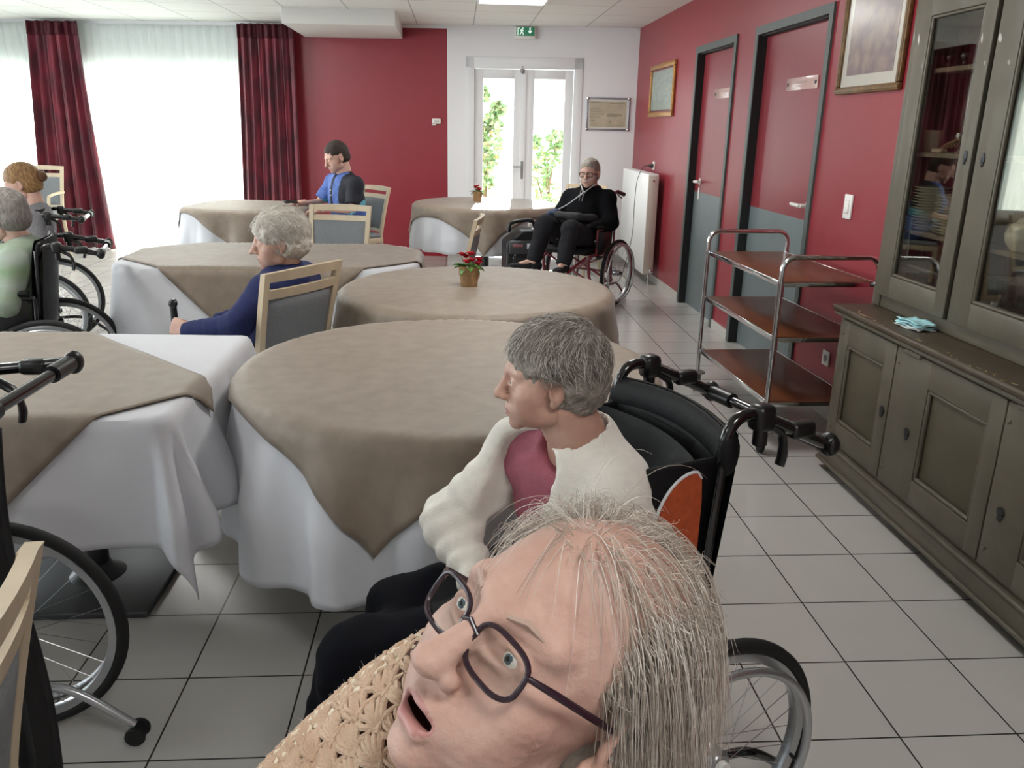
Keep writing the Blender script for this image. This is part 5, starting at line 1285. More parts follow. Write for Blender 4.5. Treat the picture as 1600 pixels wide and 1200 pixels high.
# ------------------------------------------------------------------ people
def person(label, loc, group=None): return thing('person', label, 'person', (loc[0], loc[1], 0), 0, None)
def rel(loc, p): return (p[0]-loc[0], p[1]-loc[1], p[2])
def right_of(F): n = math.hypot(F[0], F[1]); return np.array([F[1]/n, -F[0]/n, 0])
def seated(loc, J, head, skin, hd, cloth_top, cloth_bot, shoes, fold=.004, top_r=1.0, h=.011, sleeves='long', hands=True, hand_args=None, neck_r=.05, torso_rot=None, topname='sweater', collar=None, leg_r=1.0, seed=0., botname='trousers', headmat=None, mi_fn=None, topfn=None, kneck=.062, hscale=1.0):
    """J: joints in world coordinates; builds body, top, trousers, shoes under the person's empty"""
    r = lambda p: np.array(rel(loc, p), float); J = {k: r(v) for k, v in J.items()}
    pts = np.array(list(J.values())); lo = pts.min(0)-.22; hi = pts.max(0)+.22
    M_ = face_matrix(Vector(r(head[0])), head[1], head[2] if len(head) > 2 else (0, 0, 1)) @ Matrix.Scale(hscale, 4)
    sh = (J['shL']+J['shR'])/2; rt = (J['shR']-J['shL']); rt = rt/np.linalg.norm(rt); up = (sh-J['pel']); up /= np.linalg.norm(up); fw = np.cross(up, rt); fw /= np.linalg.norm(fw); rt = np.cross(fw, up)
    rot = np.stack([rt, fw, up], 1); Rm = Matrix(rot.tolist())
    def torso(s, g):
        s.ell(J['pel'], np.array([.165, .125, .125])*top_r+g, .05, rot=Rm)
        s.ell(J['pel']*.55+sh*.45+fw*.012, np.array([.150, .118, .17])*top_r+g, .06, rot=Rm)
        s.ell(J['pel']*.22+sh*.78-fw*.002, np.array([.150, .105, .15])*top_r+g, .06, rot=Rm)
        s.cap(J['shL'], J['shR'], .058*top_r+g, .058*top_r+g, .05)
        s.cap(sh-up*.02, J['neck'], .075*top_r+g, .055+g, .05)
    def arm(s, q, g, end=1., k=.03):
        a, b, c = J['sh'+q], J['el'+q], J['wr'+q]; c2 = b+(c-b)*end
        s.cap(a, b, .052*top_r+g, .043*top_r+g, k); s.cap(b, c2, .043*top_r+g, .027+.008*(1-end)+g*.8, k)
    def legs(s, g):
        for q in 'LR':
            s.cap(J['hip'+q], J['kn'+q], .085*leg_r+g, .060*leg_r+g, .04); s.cap(J['kn'+q], J['an'+q], .058*leg_r+g, .036*leg_r+g*1.6, .03)
    # body: one continuous figure with head and hands in the same mesh
    s = Sdf(lo, hi, h*1.15); torso(s, -.020)
    for q in 'LR': arm(s, q, -.014, k=.01)
    legs(s, -.010)
    for q in 'LR': s.cap(J['an'+q], J['toe'+q], .030, .026, .02)
    hb = np.array(M_ @ Vector((0, -.028, -.055)))
    s.cap(J['neck'], hb, neck_r+.006, neck_r, .03)
    parts = [s.mesh()]
    n_ = Sdf(np.minimum(J['neck'], hb)-.12, np.maximum(J['neck'], hb)+.12, .006); n_.cap(J['neck'], hb, neck_r+.010, neck_r+.002, .02); n_.cap(J['neck']+fw*.03, hb+(np.array(M_ @ Vector((0, .06, -.07)))-hb)*.35, neck_r*.62, neck_r*.7, .03)
    n_.cap(J['shL']*.6+sh*.4, J['shR']*.6+sh*.4, .045, .045, .05)
    parts.append(n_.mesh())
    parts.append(xf(hd, M_))
    ha = hand_args or {}
    for q in 'LR':
        a = ha.get(q)
        if a is None: continue
        m = hand_matrix(Vector(J['wr'+q]), a['dir'], a['back']); parts.append(xf(hand_part(side=(-1 if q == 'L' else 1)*a.get('flip', 1), curl=a.get('curl', (.5, .55, .6, .65)), thumb=a.get('thumb', .5), sc=a.get('sc', 1.0)), m))
    return r, J, M_, dict(sh=sh, up=up, fw=fw, rt=rt, rot=Rm, torso=torso, arm=arm, legs=legs, lo=lo, hi=hi, parts=parts, h=h, skin=skin, fold=fold, seed=seed)

def finish(root, K, J, M_, top, bot, shoes, skin, sleeves='long', topname='sweater', botname='trousers', open_front=None, collar_cut=.075, mi=None, gtop=.012, cuffs=True, topcut=None, bot_len=1.0, topmats=None, lipdz=0., neckcut=None):
    Mi = np.array(M_.inverted())
    def bmi(C):
        H_ = C@Mi[:3, :3].T+Mi[:3, 3]; x, y, z = H_[:, 0], H_[:, 1], H_[:, 2]; m = np.zeros(len(C))
        zc = (z+.0545+lipdz*.5)/(.0085+lipdz*.55); m[((x/.0215)**2+zc**2 < 1) & (y > .0875) & (y < .12)] = 1
        if lipdz > 0: m[(np.abs(x) < .021) & (y > .05) & (y < .0925) & (z < -.0525) & (z > -.0575-lipdz)] = 2
        return m
    body = sdf_object('body', K['parts'], [skin, M_LIP, mat('mouth_dark', '#3a1512', .5)], root, mi_fn=bmi)
    f = K['fold']; sd = K['seed']
    s = Sdf(K['lo'], K['hi'], K['h']); K['torso'](s, gtop)
    if topcut: topcut(s)
    for q in 'LR': K['arm'](s, q, gtop, {'long': .97, 'short': 0.0}[sleeves] if sleeves != 'short' else .01)
    if sleeves == 'short':
        for q in 'LR':
            e = J['el'+q]+(J['sh'+q]-J['el'+q])*.18; d = J['el'+q]-J['sh'+q]; d /= np.linalg.norm(d)
            s._join(e-.12, e+.12, lambda P: np.maximum(-((P-e)@d), np.linalg.norm(P-e, axis=-1)-.10), .004, 's')
    def folds(P):
        d = f*.6*nz(P, 26, sd)+f*.4*nz(P, 55, sd+2)
        for q in 'LR':   # creases around the sleeves
            a, b, c = J['sh'+q], J['el'+q], J['wr'+q]
            for (p0, p1, fr, am) in ((a, b, 130, .5), (b, c, 150, .9)):
                ab = p1-p0; t = ((P-p0)@ab)/(ab@ab); dd = np.linalg.norm(P-p0-np.clip(t, 0, 1)[:, None]*ab, axis=-1); w_ = np.clip(1-dd/.09, 0, 1)
                d = d+f*am*w_*np.sin(fr*np.linalg.norm(ab)*t*1.0+3*nz(P, 18, sd))*np.exp(-((t-.5)*1.6)**2*(1 if am < .8 else .3))
        return d
    s.disp(folds)
    s.cap(J['neck'], np.array(M_.translation)*.5+J['neck']*.5, collar_cut, collar_cut, .01, 's')
    if neckcut: neckcut(s)
    # no cloth below the seat
    t_ = sdf_object(topname, [s.mesh()], topmats or top, root, mi_fn=mi)
    s = Sdf(K['lo'], K['hi'], K['h']); K['legs'](s, .012); s.ell(J['pel'], np.array([.165, .13, .12])+.004, .05, rot=K['rot'])
    s.disp(lambda P: f*.9*nz(P, 30, sd+5)+f*.5*nz(P, 70, sd+1))
    for q in 'LR':
        d = J['an'+q]-J['kn'+q]; d /= np.linalg.norm(d); e = J['an'+q]+d*.01
        s._join(e-.12, e+.12, lambda P: np.maximum(-((P-e)@d), np.linalg.norm(P-e, axis=-1)-.11), .004, 's')
    b_ = sdf_object(botname, [s.mesh()], bot, root)
    if shoes is not None:
        for q in 'LR':
            a, b = J['an'+q], J['toe'+q]; d = b-a; d[2] = 0; d /= np.linalg.norm(d)
            s = Sdf(np.minimum(a, b)-.12, np.maximum(a, b)+.12, .006); hl = np.array([a[0], a[1], b[2]])-d*.03
            s.cap(hl+np.array([0, 0, .015]), b+np.array([0, 0, .004]), .040, .036, .02); s.cap(a-np.array([0, 0, .02]), hl+np.array([0, 0, .02]), .040, .042, .02)
            s.plane((0, 0, b[2]-.038), (0, 0, -1)); so = sdf_object('shoe', [s.mesh()], shoes[0], root)
            if len(shoes) > 1:
                s = Sdf(np.minimum(a, b)-.12, np.maximum(a, b)+.12, .006); s.cap(hl+np.array([0, 0, -.018]), b+np.array([0, 0, -.018]), .046, .042, .01); s._join(K['lo'], K['hi'], lambda P: np.abs(P[..., 2]-(b[2]-.027))-.014, 0, 'i'); sdf_object('sole', [s.mesh()], shoes[1], so)
    return body, t_, b_

def hair_obj(part, M_, parent, m, name='hair', label=None):
    o = sdf_object(name, [part], m, parent); o.matrix_local = M_
    if label: o['label'] = label
    return o

# ---- the woman in the cream cardigan -----------------------------------------------------------
M_CREAM = mat('cream_knit', '#e2ded4', .85, noise=.03, nscale=60, bump=.25, bscale=260, sheen=.3)
M_PINK = mat('pink_jersey', '#9a5361', .8, noise=.05, nscale=90, bump=.2, bscale=300)
M_NAVYTR = mat('black_trousers', '#080a12', .85, spec=.15, noise=.1, nscale=60)
M_HAIRG = mat('grey_hair', '#9c958c', .6, color2='#746d65', nscale=45, bump=.9, bscale=110, detail=6)
M_HG = [mat('hair_strand_grey', '#a59e95', .45), mat('hair_strand_dark', '#7a726a', .45), mat('hair_strand_white', '#d8d3cb', .4)]
L = (.27, 1.56); root = person('grey-haired person in a cream cardigan over a pink top, in the orange-panelled wheelchair', L)
J = dict(pel=(.30, 1.575, .60), neck=(.235, 1.475, .935), shL=(.300, 1.425, .865), shR=(.135, 1.585, .865), elL=(.375, 1.41, .65), elR=(-.02, 1.585, .70), wrL=(.17, 1.32, .63), wrR=(.045, 1.44, .635),
         hipL=(.25, 1.46, .565), hipR=(.23, 1.64, .565), knL=(-.195, 1.39, .50), knR=(-.115, 1.55, .505), anL=(-.325, 1.44, .13), anR=(-.26, 1.56, .13), toeL=(-.45, 1.43, .075), toeR=(-.39, 1.57, .075))
hd = head_part(.0030, age=1., fem=True, nose=1.05, fine=1.2, eyes_closed=False)
r, J, M_, K = seated(L, J, ((.176, 1.445, 1.052), (-.985, .03, -.07), (.06, 0, 1)), M_SKIN2, hd, None, None, None, hscale=.86, fold=.011, h=.008, top_r=.86, neck_r=.046, seed=1.7,
    hand_args=dict(R=dict(dir=(.5, -.85, -.1), back=(.2, 0, 1)), L=dict(dir=(-.9, .1, -.1), back=(0, 0, 1))))
fw, rt, up, sh = K['fw'], K['rt'], K['up'], K['sh']
of = fw*.80+rt*.38; of /= np.linalg.norm(of); ort = np.cross(of, up)
def open_v(s):      # the cardigan stands open down the front
    for t_, w_, o_ in ((.05, .072, .03), (.10, .064, .04), (.17, .060, .05), (.24, .060, .055), (.32, .060, .055), (.40, .060, .05)):
        p = sh-up*t_+of*.145+rt*o_; s.ell(p, (w_, .10, .070), .012, 's', rot=Matrix(np.stack([ort, of, up], 1).tolist()))
def neck_v(s):
    for t_, w_, o_, d_ in ((-.05, .080, .0, .08), (-.01, .078, .005, .10), (.03, .072, .012, .115), (.07, .060, .025, .13)):
        s.ell(sh-up*t_+of*d_+rt*o_, (w_, .075, .055), .012, 's', rot=Matrix(np.stack([ort, of, up], 1).tolist()))
finish(root, K, J, M_, M_CREAM, M_NAVYTR, [mat('dark_shoe', '#15151a', .6)], M_SKIN2, topname='cardigan', gtop=.017, topcut=open_v, neckcut=neck_v, collar_cut=.062)
s = Sdf(K['lo'], K['hi'], .007); K['torso'](s, .003); s.disp(lambda P: .004*nz(P, 45, 2)+.003*nz(P, 90, 5)); s.cap(J['neck']+up*.015, np.array(M_.translation)*.5+J['neck']*.5, .058, .058, .01, 's'); s.ell(J['neck']+fw*.06+up*.01, (.05, .06, .045), .01, 's', rot=K['rot'])
sdf_object('top', [s.mesh()], M_PINK, root)
# collar edge of the pink top and front edges of the cardigan
mb = MB(); mb.tube([tuple(J['neck']+rt*.060*math.cos(a)+fw*(.022+.062*math.sin(a))+up*(-.012-.022*math.sin(a))) for a in np.linspace(0, 2*PI, 28)[:-1]], .006, 8, closed=True); mb.build('neckband', M_PINK, root)
hair_obj(hair_shell(.0032, vol=.009, front=.058, side_z=-.0, fw_=.096, ear=.030, back_z=-.075, curl=.0055, f=95), M_, root, M_HAIRG, label='short wavy grey hair')
hs = []
for d in rdirs(3600, lambda d: not (d[1] > .55 and d[2] < .42) and d[2] > -.78 and not (abs(d[0]) > .55 and d[2] < -.12 and d[1] > -.38)):
    p, n = on_scalp(d, .005); g = np.array([d[0]*.4, .15 if d[2] > .35 else -.35, -.65 if d[2] < .6 else -.1]); g = g-(g@n)*n; g /= np.linalg.norm(g)+1e-6; tw = rng.normal(size=3)*.24; g = g+tw-(tw@n)*n
    l = rng.uniform(.022, .042); c_ = rng.uniform(-1, 1)*.5; sd_ = np.cross(n, g)
    hs.append([p+g*l*t+n*(.003+.008*math.sin(PI*t*.95))+sd_*l*.35*c_*math.sin(3.5*t) for t in np.linspace(0, 1, 6)])
strands('hair_strands', root, M_, hs, M_HG, r=.0006)
eyes(M_, root)

# ---- the woman in navy --------------------------------------------------------------------------
M_NAVY = mat('navy_knit', '#141f50', .85, noise=.08, nscale=50, bump=.15, bscale=200)
M_HAIRW = mat('white_hair', '#cbc4ba', .6, color2='#aca498', nscale=50, bump=.7, bscale=120, detail=5)
M_HW = [mat('hair_strand_white2', '#dad6ce', .4), mat('hair_strand_pale', '#bdb6ac', .45)]
L = (-.80, 3.66); root = person('white-haired person in a navy sweater seen from the side, holding a walking stick', L)
J = dict(pel=(-.80, 3.70, .575), neck=(-.735, 3.615, .880), shL=(-.80, 3.47, .825), shR=(-.70, 3.79, .825), elL=(-.90, 3.36, .70), elR=(-.92, 3.86, .64), wrL=(-1.115, 3.42, .665), wrR=(-1.10, 3.80, .62),
         hipL=(-.86, 3.62, .52), hipR=(-.78, 3.80, .52), knL=(-1.22, 3.80, .50), knR=(-1.15, 3.99, .50), anL=(-1.26, 3.84, .10), anR=(-1.20, 4.02, .10), toeL=(-1.38, 3.90, .045), toeR=(-1.32, 4.08, .045))
hd2 = head_part(.0045, age=.8, nose=1.18)
r, J, M_, K = seated(L, J, ((-.757, 3.60, 1.008), (-.955, -.30, -.12)), M_SKIN2, hd2, None, None, None, fold=.006, h=.010, top_r=1.0, neck_r=.048, seed=3.1,
    hand_args=dict(L=dict(dir=(-.9, .45, .15), back=(-.1, -1, .3), curl=(1.0, 1.05, 1.1, 1.15)), R=dict(dir=(-.9, 0, -.2), back=(0, 0, 1))))
finish(root, K, J, M_, M_NAVY, mat('dark_skirt_cloth', '#16161f', .8), [mat('dark_shoe', '#15151a', .6)], M_SKIN2, topname='sweater', gtop=.016, collar_cut=.056)
hair_obj(hair_shell(.004, vol=.021, front=.050, side_z=-.005, back_z=-.085, curl=.005, f=70), M_, root, M_HAIRW, label='full white hair')
hs = []
for d in rdirs(1100, lambda d: not (d[1] > .55 and d[2] < .40) and d[2] > -.75 and not (abs(d[0]) > .75 and d[2] < -.2 and d[1] > -.2)):
    p, n = on_scalp(d, .018); g = np.array([d[0]*.3, -.35, -.7 if d[2] < .75 else -.2]); g = g-(g@n)*n; g /= np.linalg.norm(g)+1e-6; tw = rng.normal(size=3)*.22; g = g+tw-(tw@n)*n; l = rng.uniform(.03, .055)
    hs.append([p+g*l*t+n*(.004+.006*math.sin(PI*t)) for t in np.linspace(0, 1, 5)])
strands('hair_strands', root, M_, hs, M_HW, r=.0007); eyes(M_, root)

# ---- the man with the oxygen tube ----------------------------------------------------------------
M_BLKF = mat('black_fleece', '#0a0b0f', .9, spec=.15, noise=.1, nscale=40, bump=.3, bscale=180)
M_DKGT = mat('charcoal_trousers', '#232327', .85, spec=.2, noise=.1, nscale=40, bump=.1)
F3 = np.array([-.62, -.785, 0]); R3 = np.array([-.785, .62, 0]); C3 = np.array([1.20, 7.36, 0])
def w3(f_, r_, z): p = C3+F3*f_+R3*r_; return (p[0], p[1], z)
L = tuple(C3[:2]); root = person('grey-haired seated person in glasses and a black jacket with an oxygen tube, near the radiator', L)
J = dict(pel=w3(.12, 0, .62), neck=w3(.04, 0, .985), shL=w3(.05, -.175, .925), shR=w3(.07, .175, .915), elL=w3(.14, -.27, .74), elR=w3(.17, .26, .73), wrL=w3(.33, -.10, .66), wrR=w3(.36, .07, .66),
         hipL=w3(.15, -.09, .56), hipR=w3(.15, .09, .56), knL=w3(.54, -.115, .70), knR=w3(.56, .135, .72), anL=w3(.66, -.12, .43), anR=w3(.68, .16, .43), toeL=w3(.80, -.14, .375), toeR=w3(.80, .30, .37))
hd3 = head_part(.0045, age=.8, nose=1.25, jaw=1.12, wide=1.03)
r, J, M_, K = seated(L, J, (w3(.085, -.01, 1.125), (-.45, -.88, -.08)), M_SKIN, hd3, None, None, None, fold=.007, h=.011, top_r=1.08, leg_r=1.18, neck_r=.056, seed=5.3,
    hand_args=dict(L=dict(dir=tuple(F3*.6+R3*.8+np.array([0, 0, -.3])), back=(0, 0, 1)), R=dict(dir=tuple(F3*.7-R3*.7+np.array([0, 0, -.3])), back=(0, 0, 1))))
finish(root, K, J, M_, M_BLKF, M_DKGT, [mat('black_canvas_shoe', '#121216', .8), mat('pale_sole', '#b9b4ac', .6)], M_SKIN, topname='jacket', gtop=.02, collar_cut=.060)
s = Sdf(J['neck']-.2, J['neck']+.2, .006); fw, rt, up = K['fw'], K['rt'], K['up']
for a in np.linspace(.55, 2*PI+PI-.55-PI, 22):
    pass
pts = [J['neck']+rt*.078*math.cos(a)+fw*(.01+.070*math.sin(a))+up*(.030-.035*max(0, math.sin(a))) for a in np.linspace(PI*.60, PI*2.40, 24)]
s.path(pts, .020, .01); s.path([p-up*.03 for p in pts], .022, .01); sdf_object('collar', [s.mesh()], M_BLKF, root)
hair_obj(hair_shell(.004, vol=.006, front=.086, side_z=.004, back_z=-.06, curl=.003, f=80), M_, root, mat('short_grey_hair', '#9b948b', .7, color2='#817a72', nscale=60, bump=.4), label='short grey hair')
glasses(M_, root, mat('dark_glasses_frame', '#1a1718', .3), r=(.026, .019), label='dark framed glasses', thick=.0024); eyes(M_, root)
M_TUBE = mat('clear_oxygen_tube', '#c9ccd0', .3)
mb = MB(); A = lambda *p: Vector(M_ @ Vector(p))
mb.tube(smooth_path([A(.082, -.01, .0), A(.06, .085, -.020), A(.012, .120, -.036), A(-.012, .120, -.036), A(-.06, .085, -.020), A(-.082, -.01, .0)], 5), .0028, 6)
q = [Vector(J['neck']+fw*.14-up*.03), Vector(J['neck']+fw*.17-up*.08+rt*.03), Vector(J['neck']+fw*.20-up*.15+rt*.10), Vector(J['neck']+fw*.22-up*.22+rt*.20), Vector(r(w3(.34, .31, .72))), Vector(r(w3(.35, .36, .62))), Vector(r(w3(.25, .42, .35)))]
mb.tube(smooth_path([A(.07, .04, -.07)] + q, 5), .0050, 6); mb.tube(smooth_path([A(-.07, .04, -.07), Vector(J['neck']+fw*.13-up*.02-rt*.02), q[0]], 5), .0035, 6)
mb.build('oxygen_tube', M_TUBE, root)
mb = MB()
for q_ in (-.018, .016): mb.tube(smooth_path([Vector(J['neck']+fw*.115+rt*q_*2+up*.0), Vector(J['neck']+fw*.155+rt*q_-up*.05), Vector(J['neck']+fw*.165+rt*q_*.8-up*.11)], 4), .004, 6)
mb.build('drawstring', mat('grey_cord', '#8f8c8a', .7), root)
mb = MB(); a_, b_ = r(w3(.30, .20, .80)), r(w3(.30, -.22, .79)); m_ = (a_+b_)/2+F3*.13
mb.tube(smooth_path([a_, (a_+m_)/2+F3*.05, m_, (b_+m_)/2+F3*.05, b_], 5), [.018]*5+[.035]*6+[.04]*5+[.03]*4+[.018]*1, 12)
tag(mb.build('waist_bag', mat('black_bag', '#17181b', .7, bump=.3, bscale=60), None, loc=(L[0], L[1], 0)), 'black waist bag across the belly of the man with the oxygen tube', 'bag')
s = Sdf(r(w3(.36, .20, .80))-.12, r(w3(.36, .20, .80))+.12, .006); c_ = r(w3(.36, .20, .80))
for dx in ((0, 0, 0), (.04, .01, .015), (-.03, 0, -.02), (.01, .0, -.045)): s.ell(c_+np.array(dx), (.035, .03, .028), .015)
s.disp(lambda P: .006*nz(P, 90, 2)); o = sdf_object('knotted_cloth', [s.mesh()], mat('slate_blue_cloth', '#39465f', .8)); o.location = (L[0], L[1], 0)
tag(o, 'bunched slate-blue cloth resting on the lap bag of the man with the oxygen tube', 'cloth')
for q in 'LR':
    a = J['an'+q]; mb = MB(); mb.tube([a+np.array([0, 0, -.045]), a+np.array([0, 0, .02])], [.043, .040], 14); mb.build('sock', mat('white_sock', '#c9c5bf', .8) if q == 'L' else M_SKIN, root)

# ---- the man in the blue polo shirt --------------------------------------------------------------
M_POLO = mat('blue_polo', '#5774b4', .75, color2='#40599b', nscale=14, bump=.1, bscale=100)
M_POLOK = mat('black_shoulder_panel', '#0f1220', .75); M_POLOC = mat('aqua_band', '#5fb0c4', .75)
F1 = np.array([-.86, -.50, 0]); F1 /= np.linalg.norm(F1); R1 = np.array([F1[1], -F1[0], 0]); C1 = np.array([-1.04, 8.22, 0])
def w1(f_, r_, z): p = C1+F1*f_+R1*r_; return (p[0], p[1], z)
L = tuple(C1[:2]); root = person('dark-haired seated person looking down, in a blue and black polo shirt, by the red wall', L)
J = dict(pel=w1(-.02, 0, .60), neck=w1(.03, 0, 1.03), shL=w1(.02, -.215, .955), shR=w1(.06, .215, .955), elL=w1(.10, -.30, .74), elR=w1(.20, .27, .76), wrL=w1(.36, -.17, .735), wrR=w1(.44, .10, .785),
         hipL=w1(.02, -.10, .54), hipR=w1(.02, .10, .54), knL=w1(.45, -.16, .52), knR=w1(.45, .16, .52), anL=w1(.47, -.16, .10), anR=w1(.47, .16, .10), toeL=w1(.62, -.17, .045), toeR=w1(.62, .17, .045))
hd1 = head_part(.0045, age=.2, nose=1.15, jaw=1.15, wide=1.04, eyes_closed=True)
r, J, M_, K = seated(L, J, (w1(.10, .01, 1.195), (-.78, -.50, -.42)), M_SKIN, hd1, None, None, None, hscale=1.13, fold=.006, h=.011, top_r=1.24, neck_r=.062, seed=2.2,
    hand_args=dict(L=dict(dir=tuple(F1*.8+R1*.6), back=(0, 0, 1)), R=dict(dir=tuple(F1*.9-R1*.4), back=(0, 0, 1), curl=(.7, .8, .8, .9))))
sh, up, fw, rt = K['sh'], K['up'], K['fw'], K['rt']
def polo_mi(C):
    x = (C-sh)@rt; z = (C-sh)@up; y = (C-sh)@fw; m = np.zeros(len(C))
    m[(x < -.105) & (z > -.165) & (z < .0+.1)] = 1; m[(y < -.02) & (z > -.10)] = 1; m[(np.abs(x) < .022) & (y > 0) & (z > -.17)] = 1
    m[(x < -.10) & (z <= -.165) & (z > -.235)] = 2; m[(x > .12) & (z <= -.13) & (z > -.19)] = 2; return m
finish(root, K, J, M_, M_POLO, mat('dark_blue_trousers', '#20263c', .8), [mat('dark_shoe', '#15151a', .6)], M_SKIN, topname='polo_shirt', sleeves='short', gtop=.014, collar_cut=.064, mi=polo_mi, topmats=[M_POLO, M_POLOK, M_POLOC])
s = Sdf(J['neck']-.2, J['neck']+.2, .006)
pts = [J['neck']+rt*.078*math.cos(a)+fw*(.012+.074*math.sin(a))+up*(.012-.045*max(0, math.sin(a))) for a in np.linspace(PI*.54, PI*2.46, 26)]
s.path(pts, .013, .01); s.path([p+up*.016 for p in pts], .009, .01); sdf_object('collar', [s.mesh()], M_POLOK, root)
mb = MB(); mb.tube([tuple(p-up*.014+(p-J['neck'])*.10) for p in pts], .0022, 5); mb.build('collar_piping', M_WPLAST, root)
mb = MB(); c_ = sh+fw*.155; mb.ball(tuple(c_-up*.03), .007, 8); mb.build('button', M_WPLAST, root); mb = MB(); mb.ball(tuple(sh+fw*.163-up*.075), .007, 8); mb.build('button', M_WPLAST, root)
hair_obj(hair_shell(.004, vol=.005, front=.084, side_z=.008, back_z=-.055, curl=.003, f=80), M_, root, mat('short_dark_hair', '#33261d', .7, color2='#241a14', nscale=60, bump=.4), label='short dark brown hair')
mb = MB(); e_ = Vector(J['wrR'])+Vector(R1*0)+Vector(F1*.10)
mb.box(tuple(Vector(r(w1(.56, .05, .80)))), (.13, .07, .012), .004, rot=Euler((.2, 0, .5)).to_matrix()); tag(mb.build('dark_object', M_BLACK, None, loc=(L[0], L[1], 0)), 'small dark flat gadget held over the table by the man in the blue polo shirt', 'gadget')

# ---- the person in green at the left edge ---------------------------------------------------------
M_GREEN = mat('green_striped_knit', '#718567', .8, color2='#8b9489', nscale=5, stretch=(.3, .3, 3), bump=.2, bscale=120)
M_HAIRD = mat('dull_grey_hair', '#8b857f', .6, color2='#6e6863', nscale=60, bump=.6, stretch=(2, 2, .5))
F7 = np.array([-.96, -.28, 0]); R7 = np.array([-.28, .96, 0]); C7 = np.array([-2.06, 4.24, 0])
def w7(f_, r_, z): p = C7+F7*f_+R7*r_; return (p[0], p[1], z)
L = tuple(C7[:2]); root = person('grey-haired person in a green top at the left edge, seated in a black wheelchair', L)
J = dict(pel=w7(.12, 0, .60), neck=w7(.08, 0, .90), shL=w7(.08, -.16, .845), shR=w7(.08, .16, .85), elL=w7(.14, -.25, .66), elR=w7(.14, .25, .66), wrL=w7(.36, -.2, .66), wrR=w7(.36, .2, .66),
         hipL=w7(.15, -.09, .56), hipR=w7(.15, .09, .56), knL=w7(.55, -.12, .56), knR=w7(.55, .12, .56), anL=w7(.60, -.12, .17), anR=w7(.60, .12, .17), toeL=w7(.74, -.12, .12), toeR=w7(.74, .12, .12))
r, J, M_, K = seated(L, J, (w7(.14, -.01, 1.035), (-.97, -.05, -.2)), M_SKIN2, hd2, None, None, None, fold=.006, h=.012, top_r=1.02, neck_r=.05, seed=4.1, hand_args=dict(L=dict(dir=(-1, 0, -.1), back=(0, 0, 1)), R=dict(dir=(-1, 0, -.1), back=(0, 0, 1))))
finish(root, K, J, M_, M_GREEN, M_DKGT, [mat('dark_shoe', '#15151a', .6)], M_SKIN2, topname='top', gtop=.014, collar_cut=.060)
hair_obj(hair_shell(.004, vol=.013, front=.050, side_z=.004, back_z=-.085, curl=.002, f=60), M_, root, M_HAIRD, label='straight grey hair')

# ---- the blonde person in grey behind ---------------------------------------------------------------
M_GREYK = mat('grey_marl_knit', '#77767a', .85, noise=.12, nscale=70, bump=.2, bscale=150)
M_BLOND = mat('blonde_hair', '#9a7446', .6, color2='#6a4c2c', nscale=40, bump=.6, stretch=(1, 3, 1))
C6 = np.array([-2.72, 5.62, 0])
def w6(f_, r_, z): p = C6+F7*f_+R7*r_; return (p[0], p[1], z)
L = tuple(C6[:2]); root = person('blonde person with a small bun and grey sweater, behind the person in green', L)
J = dict(pel=w6(.12, 0, .60), neck=w6(.0, 0, .93), shL=w6(.0, -.19, .875), shR=w6(.02, .17, .875), elL=w6(-.02, -.27, .66), elR=w6(.14, .25, .66), wrL=w6(.20, -.2, .68), wrR=w6(.36, .2, .66),
         hipL=w6(.15, -.09, .56), hipR=w6(.15, .09, .56), knL=w6(.55, -.12, .56), knR=w6(.55, .12, .56), anL=w6(.60, -.12, .17), anR=w6(.60, .12, .17), toeL=w6(.74, -.12, .12), toeR=w6(.74, .12, .12))
r, J, M_, K = seated(L, J, (w6(.06, .0, 1.09), (-.93, -.2, -.3)), M_SKIN, hd1, None, None, None, fold=.007, h=.012, top_r=1.02, neck_r=.05, seed=6.1, hand_args=dict(L=dict(dir=(-1, 0, -.1), back=(0, 0, 1)), R=dict(dir=(-1, 0, -.1), back=(0, 0, 1))))
finish(root, K, J, M_, M_GREYK, M_DKGT, [mat('dark_shoe', '#15151a', .6)], M_SKIN, topname='sweater', gtop=.016, collar_cut=.062)
hair_obj(hair_shell(.004, vol=.008, front=.052, side_z=.0, back_z=-.06, curl=.002, f=60), M_, root, M_BLOND, label='swept back blonde hair')
s = Sdf((-.08, -.20, -.05), (.08, -.06, .11), .004); s.ell((0, -.130, .02), (.038, .032, .036), .01); s.cap((0, -.08, .03), (0, -.12, .02), .03, .03, .02); s.disp(lambda P: .004*nz(P, 110, 1)); hair_obj(s.mesh(), M_, root, mat('dark_blonde_bun', '#5b3d22', .6, noise=.2, nscale=50, bump=.6), name='hair_bun')
# ---- the person in the foreground, head tilted, in a crocheted shawl ------------------------------
CM = scene.camera.matrix_world.copy(); CR = CM.to_3x3()
def cam2w(x, y, z): return CM @ Vector((x, -y, -z))          # x right, y down, z forward from the lens, in metres
hr = CR @ Vector((-.5402, .3920, -.7447)); hf = CR @ Vector((-.6171, .4172, .6672)); hu = CR @ Vector((.5722, .8199, .0166))
HC = cam2w(.0263, .2226, .6392)
M_SKIN5 = mat('pink_aged_skin', '#c4a294', .6, color2='#b58d7e', nscale=16, detail=5, sss=.06, bump=.16, bscale=140)
hd5 = head_part(.0023, age=1.3, nose=1.12, mouth_open=.007, fine=1.0, wide=1.02)
NBv = cam2w(-.035, .365, .665); L = (NBv.x, NBv.y)
root = person('foreground person with thin white hair and glasses, head tilted, in a beige crocheted shawl', L)
fb = np.array([-.68, -.73, 0]); rb_ = np.array([-.73, .68, 0]); nb = np.array(NBv)
def w5(f_, r_, z): p = nb+fb*f_+rb_*r_; return (p[0], p[1], z)
zb = nb[2]
